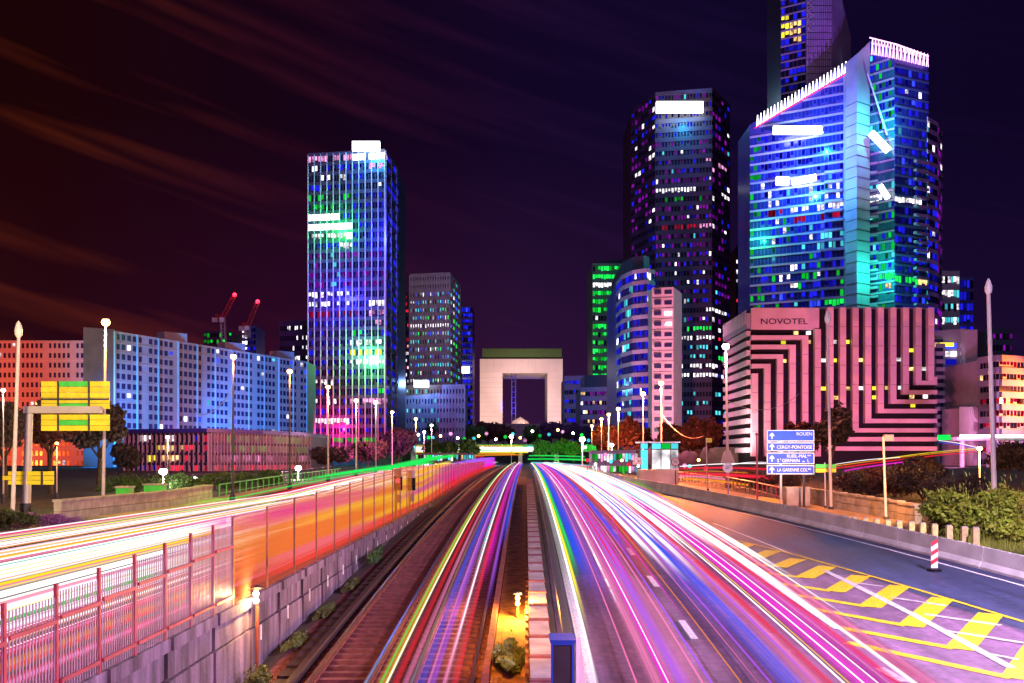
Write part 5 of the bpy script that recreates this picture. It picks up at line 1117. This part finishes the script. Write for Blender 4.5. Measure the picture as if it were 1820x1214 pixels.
# hanging wires
for a, c, sag, lab in (((1176, 736, 118), (1250, 775, 125), 1.2, 'sagging wire from the lamp before the pink slab tower'), ((335, 722, 100), (415, 688, 80), 1.4, 'thin wire sagging from the dark pole across the pale slab'), ((1292, 712, 105), (1420, 700, 140), 1.5, 'thin wire from the pink white lamp towards the hotel')):
    A = P(*a); C = P(*c); pts = [A.lerp(C, i / 14) - Vector((0, 0, sag * 4 * (i / 14) * (1 - i / 14))) for i in range(15)]
    m = MB(); m.tube(pts, .035, 4); m.build('overhead_wire', 'cable', label=lab, cat='wire')

# ------------------------------------------------------------------ trees and plants
def tree(px, ytop, Y, wpx, mat, label, seed, zf=zg, n=2600, dens=1.8, group=None, name='leafy_tree', s=None, zb=None):
    X = xpx(px, Y); z0 = zf(Y) - .05 if zb is None else zb; zt = zpx(ytop, Y); H = zt - z0; Rr = wpx * Y / F / 2; q = random.Random(seed)
    tr = thing(name, (X, Y, z0), label, 'tree', group)
    m = MB(); th = H * .42; m.bar((X, Y, z0), (X + q.uniform(-.2, .2), Y, z0 + th), H * .028, 8, r2=H * .016); tips = []
    for k in range(6):
        a = q.uniform(0, 2 * pi); e = (X + cos(a) * Rr * .6, Y + sin(a) * Rr * .6, z0 + H * q.uniform(.55, .85)); tips.append(e)
        m.bar((X, Y, z0 + th * q.uniform(.6, 1)), e, H * .012, 6, r2=H * .004)
    m.build('trunk', 'bark', tr)
    m = MB(); s = s or max(.16, Y * .0022)
    for i, e in enumerate(tips + [(X, Y, z0 + H * .8), (X - Rr * .3, Y, z0 + H * .6), (X + Rr * .35, Y - Rr * .2, z0 + H * .66)]):
        rr = Rr * q.uniform(.38, .58); leafcloud(m, e, (rr, rr, min(rr, H * .24) * q.uniform(.9, 1.25)), int(n * dens / 9), s * 1.15, seed * 7 + i, 0, .2)
    m.build('crown', mat, tr, kind='stuff')
TR = 'roadside trees'
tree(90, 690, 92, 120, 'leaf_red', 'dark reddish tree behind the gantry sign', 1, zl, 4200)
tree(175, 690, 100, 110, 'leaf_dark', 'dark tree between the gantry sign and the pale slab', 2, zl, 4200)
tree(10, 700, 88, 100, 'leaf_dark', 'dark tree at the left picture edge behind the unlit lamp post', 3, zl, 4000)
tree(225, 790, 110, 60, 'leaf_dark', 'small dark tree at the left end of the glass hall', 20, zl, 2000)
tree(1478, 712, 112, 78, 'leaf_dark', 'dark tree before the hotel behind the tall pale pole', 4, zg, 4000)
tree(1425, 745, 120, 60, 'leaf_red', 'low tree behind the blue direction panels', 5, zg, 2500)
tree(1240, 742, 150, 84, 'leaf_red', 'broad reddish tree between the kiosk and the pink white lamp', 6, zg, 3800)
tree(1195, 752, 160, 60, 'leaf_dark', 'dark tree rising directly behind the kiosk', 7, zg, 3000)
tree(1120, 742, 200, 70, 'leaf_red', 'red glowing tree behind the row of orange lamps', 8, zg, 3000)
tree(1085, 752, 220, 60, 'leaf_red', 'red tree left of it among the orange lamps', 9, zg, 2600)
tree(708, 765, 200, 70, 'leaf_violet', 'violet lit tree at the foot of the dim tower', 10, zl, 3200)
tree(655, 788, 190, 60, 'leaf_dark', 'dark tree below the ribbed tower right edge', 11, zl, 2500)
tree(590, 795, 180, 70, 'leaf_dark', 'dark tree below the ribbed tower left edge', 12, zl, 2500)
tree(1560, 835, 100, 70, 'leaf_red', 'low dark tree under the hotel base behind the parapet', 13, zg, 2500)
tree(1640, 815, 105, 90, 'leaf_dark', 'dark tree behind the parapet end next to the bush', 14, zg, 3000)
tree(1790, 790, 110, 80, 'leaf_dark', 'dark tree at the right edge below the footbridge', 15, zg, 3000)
lb = ['leftmost', 'second', 'third', 'fourth', 'fifth', 'sixth', 'seventh', 'eighth', 'ninth']
for k, px in enumerate((780, 812, 842, 868, 895, 950, 980, 1008, 1040)):
    tree(px, 752 + (k % 3) * 3, 500 + 8 * (k % 2), 42, ('leaf_red' if k in (3, 4) else 'leaf_green' if k < 6 else 'leaf_violet'), f'{lb[k]} tree from the left in the row on the terrace before the arch', 30 + k, n=1400, group='trees before the arch', zb=9)
b = MB(); b.box(-180, 120, 480, 560, 3, 9.2); b.build('terrace', 'earth', kind='structure')
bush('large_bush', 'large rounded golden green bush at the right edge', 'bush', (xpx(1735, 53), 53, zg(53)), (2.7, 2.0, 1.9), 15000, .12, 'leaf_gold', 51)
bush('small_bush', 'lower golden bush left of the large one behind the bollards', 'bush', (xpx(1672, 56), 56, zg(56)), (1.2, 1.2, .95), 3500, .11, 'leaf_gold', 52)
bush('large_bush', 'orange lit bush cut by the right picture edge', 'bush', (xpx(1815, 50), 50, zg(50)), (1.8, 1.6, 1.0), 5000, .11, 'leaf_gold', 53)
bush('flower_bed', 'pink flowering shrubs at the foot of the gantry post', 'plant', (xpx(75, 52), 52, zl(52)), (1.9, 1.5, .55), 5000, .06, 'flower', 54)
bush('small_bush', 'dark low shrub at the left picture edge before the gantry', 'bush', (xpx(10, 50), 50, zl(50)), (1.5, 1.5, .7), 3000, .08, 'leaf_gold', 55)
m = MB(); q = random.Random(9)
for _ in range(7000):
    Y = q.uniform(40, 54); X = barx(Y) + .7 + q.uniform(0, 5.5)
    if Y > 50 and X < xpx(1690, Y): continue
    z = zg(Y); h = q.uniform(.25, .85); a = q.uniform(0, pi); l = q.uniform(-.18, .18)
    m.add([(X - .018 * cos(a), Y - .018 * sin(a), z), (X + .018 * cos(a), Y + .018 * sin(a), z), (X + l, Y + q.uniform(-.12, .12), z + h)], [(0, 1, 2)])
m.build('tall_grass', 'grass', label='tall dry grass behind the barrier at the right', cat='grass', kind='stuff')


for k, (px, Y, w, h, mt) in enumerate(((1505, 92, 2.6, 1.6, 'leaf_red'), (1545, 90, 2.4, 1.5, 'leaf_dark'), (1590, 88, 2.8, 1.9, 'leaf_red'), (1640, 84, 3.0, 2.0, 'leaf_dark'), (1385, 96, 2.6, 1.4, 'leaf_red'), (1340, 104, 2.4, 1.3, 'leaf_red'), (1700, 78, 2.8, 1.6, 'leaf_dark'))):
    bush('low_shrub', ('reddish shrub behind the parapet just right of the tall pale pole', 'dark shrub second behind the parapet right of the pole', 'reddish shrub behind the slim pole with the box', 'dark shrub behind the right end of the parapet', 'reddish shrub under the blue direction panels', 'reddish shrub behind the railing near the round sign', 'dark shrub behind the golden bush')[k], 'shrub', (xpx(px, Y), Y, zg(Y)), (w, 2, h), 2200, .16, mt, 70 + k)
for k, (px, Y) in enumerate(((235, 92), (330, 98), (400, 104), (470, 112))):
    bush('low_shrub', ('dark green shrub behind the left parapet piers', 'green shrub under the glaring white lamp', 'green shrub before the glass hall posts', 'green shrub before the right end of the glass hall')[k], 'shrub', (xpx(px, Y), Y, zl(Y)), (3.2, 2, 1.1), 2200, .14, 'leaf_green', 90 + k)
tower('added_pavilion', 'added low building with lit windows left of the glowing glass kiosk', 'pavilion', [(1052, 170), (1090, 160), (1134, 150)], 802, 6, 'facade_dark', 2, [7, 8],
      region_fn([], [('lit_white', .3), ('lit_pink', .25), ('lit_cyan', .2), ('dim_green', .2)]), sp='spandrel_dark', wf=.75, hf=.7)  # building added to carry the scattered coloured lights
tower('added_pavilion', 'added low pavilion with lit windows beyond the left carriageway below the violet tree', 'pavilion', [(738, 230), (842, 240)], 805, 6, 'facade_dark', 2, [22],
      region_fn([], [('lit_white', .4), ('lit_cyan', .2), ('lit_green', .15), ('lit_warm', .1)]), sp='spandrel_dark', wf=.75, hf=.7)  # pavilion added to carry the row of small lights
for k, px in enumerate((770, 800, 835, 960, 990, 1020)):
    tree(px, 781 + (k % 2) * 3, 300, 34, 'leaf_green', ('first', 'second', 'third', 'fourth', 'fifth', 'sixth')[k] + ' green lit tree from the left just behind the overpass', 60 + k, n=900, group='green trees behind the overpass')
ORD = ('first', 'second', 'third', 'fourth', 'fifth', 'sixth')
for k in range(26):
    px = 745 + k * 13.6 + rnd.uniform(-4, 4); Y = rnd.choice((335, 350, 365)); zz = zpx(rnd.uniform(764, 784), Y); b0 = Vector((xpx(px, Y), Y, 4))
    c = ('bulb_white', 'lit_green', 'lit_cyan', 'bulb_orange', 'lit_pink')[k % 5]
    tr = thing('esplanade_light', b0, f'tiny {("white", "green", "cyan", "orange", "pink")[k % 5]} light among the trees below the arch, {ORD[k // 5]} of its colour from the left', 'lamp', 'tiny lights below the arch')
    m = MB(); m.bar(b0, (b0.x, b0.y, zz), .07, 5); m.build('post', 'steel_dark', tr); m = MB(); m.ball((b0.x, b0.y, zz), .42 if 'bulb' in c else .6, 8, 5); m.build('bulb', c, tr)
for k in range(16):
    px = 1048 + k * 14 + rnd.uniform(-5, 5); Y = 140 - k * 1.5; zz = zpx(rnd.uniform(805, 838), Y); b0 = Vector((xpx(px, Y), Y, zg(Y)))
    c = ('lit_red', 'bulb_white', 'lit_pink', 'lit_cyan', 'bulb_orange')[k % 5]
    tr = thing('path_light', b0, f'tiny low {("red", "white", "pink", "cyan", "orange")[k % 5]} light along the right pavement, {ORD[k // 5]} of its colour from the left', 'lamp', 'tiny lights along the right pavement')
    m = MB(); m.bar(b0, (b0.x, b0.y, zz), .04, 5); m.build('post', 'steel_dark', tr); m = MB(); m.ball((b0.x, b0.y, zz), .16 if 'bulb' in c else .26, 8, 5); m.build('bulb', c, tr)
flood((-12, 250, 4), (-14, 318, 9), (.08, 1, .12), 3.2, 80); flood((16, 262, 4), (14, 320, 9), (.08, 1, .12), 3.2, 80)  # unseen green floods added to colour the overpass and its trees
for p, c, pw in ((P(588, 398, 410), (.02, 1, .10), 26000), (P(655, 268, 408), (.03, .5, .9), 26000), (P(690, 420, 408), (.03, .05, 1), 40000), (P(600, 520, 408), (.05, .05, 1), 40000), (P(580, 760, 408), (1, .02, .3), 26000), (P(1208, 192, 494), (.02, .45, 1), 26000), (P(1572, 210, 396), (.02, 1, .75), 26000), (P(1570, 480, 398), (.02, 1, .5), 22000), (P(1345, 420, 425), (.02, 1, .2), 14000), (P(1436, 232, 404), (.02, .4, 1), 34000), (P(1420, 320, 408), (.05, .4, 1), 60000), (P(652, 634, 410), (.1, 1, .2), 50000), (P(748, 682, 486), (.1, .3, 1), 16000)):
    point(p, c, pw, None, .05)  # coloured spill lights added before the tower facades, no bulbs there
# ------------------------------------------------------------------ unseen coloured floods added to tint the buildings
flood((70, 225, 5), (84, 300, 18), (1, .18, .24), 3.0, 75); flood((100, 228, 5), (108, 300, 20), (.75, .20, .60), 2.4, 75); flood((128, 285, 4), (112, 299, 8), (1, .22, .03), 3.0, 80); flood((170, 286, 24), (95, 299, 24), (1, .20, .02), 5.5, 60)
flood((60, 292, 6), (69, 316, 24), (1, .62, .62), 4.6, 100)
flood((-108, 205, 6), (-94, 272, 28), (.01, .66, .75), 4.2, 60); flood((-100, 235, 5), (-86, 300, 24), (.01, .17, 1), 4.6, 75); flood((-70, 265, 5), (-72, 330, 22), (.01, .22, 1), 5.4, 75); flood((-92, 268, 4), (-86, 299, 8), (.55, .08, 1), 2.5, 110)
flood((-165, 240, 5), (-146, 300, 24), (1, .09, .008), 5.5, 70); flood((-125, 235, 5), (-112, 258, 24), (1, .06, .03), 3.0, 60)
flood((-50, 1180, 46), (-26, 1330, 90), (1, .60, .48), 3.4, 60); flood((60, 1180, 46), (50, 1330, 95), (1, .62, .58), 3.4, 60)
flood((-15, 1250, 44), (3, 1346, 80), (.05, .05, 1), 9, 22); flood((44, 285, 8), (52, 351, 36), (1, .25, .55), 4.6, 70)
flood((112, 325, 25), (118, 425, 90), (.10, .12, 1), 2.6, 70); flood((150, 330, 20), (150, 408, 80), (.12, .20, 1), 2.6, 75); flood((112, 340, 100), (128, 440, 175), (.40, .14, 1), 2.2, 70)
flood((-62, 350, 6), (-68, 418, 40), (1, .04, .42), 1.9, 80); flood((-62, 330, 40), (-68, 418, 95), (.45, .05, 1), 1.9, 70)
flood((-52, 500, 10), (-48, 598, 60), (.30, .62, .55), 4.2, 70); flood((40, 560, 12), (60, 640, 75), (.15, 1, .28), 4.0, 80)
flood((150, 262, 6), (146, 325, 26), (.8, .4, .8), 1.6, 60); flood((160, 258, 5), (150, 296, 18), (1, .12, .18), .8, 70)
flood((-22, 92, 12), (-24.5, 74, 3), (.1, 1, .1), 2.5, 60)
# unseen lamps added for the near road; red lights added in the middle distance
for loc, col, pw in (((17, 6, 13), (1, .52, .94), 24000), ((19, 30, 13), (.86, .64, 1), 30000), ((-3, 2, 14), (1, .30, .45), 5500), ((19, 118, 11), (1, .16, .04), 38000), ((16, 190, 9), (1, .12, .03), 26000), ((-22, 180, 9), (1, .1, .5), 12000)):
    point(loc, col, pw, None, .4)
flood((-20, 34, 11), (-29, 62, 9), (1, .72, .30), 3.4, 44)  # unseen spots added to brighten gantry, pavement, bush, signs, gravel and hall
flood((20.5, 57, 9), (23.5, 69, 2), (1, .34, .05), 6.0, 64); flood((23, 40, 10), (24.8, 53, 2), (1, .74, .26), 7.0, 46); flood((22.5, 84, 10.5), (20.5, 79, 2.6), (1, .26, .02), 11.0, 105); flood((15, 58, 5), (xpx(1405, 74), 74, 6.4), (.95, .95, 1), 4.5, 22); flood((-.2, 17, 8), (-.1, 29, .6), (1, .40, .05), 6.0, 26)
flood((-40, 150, 5), (-58, 188, 8), (1, .18, .45), 1.1, 95)
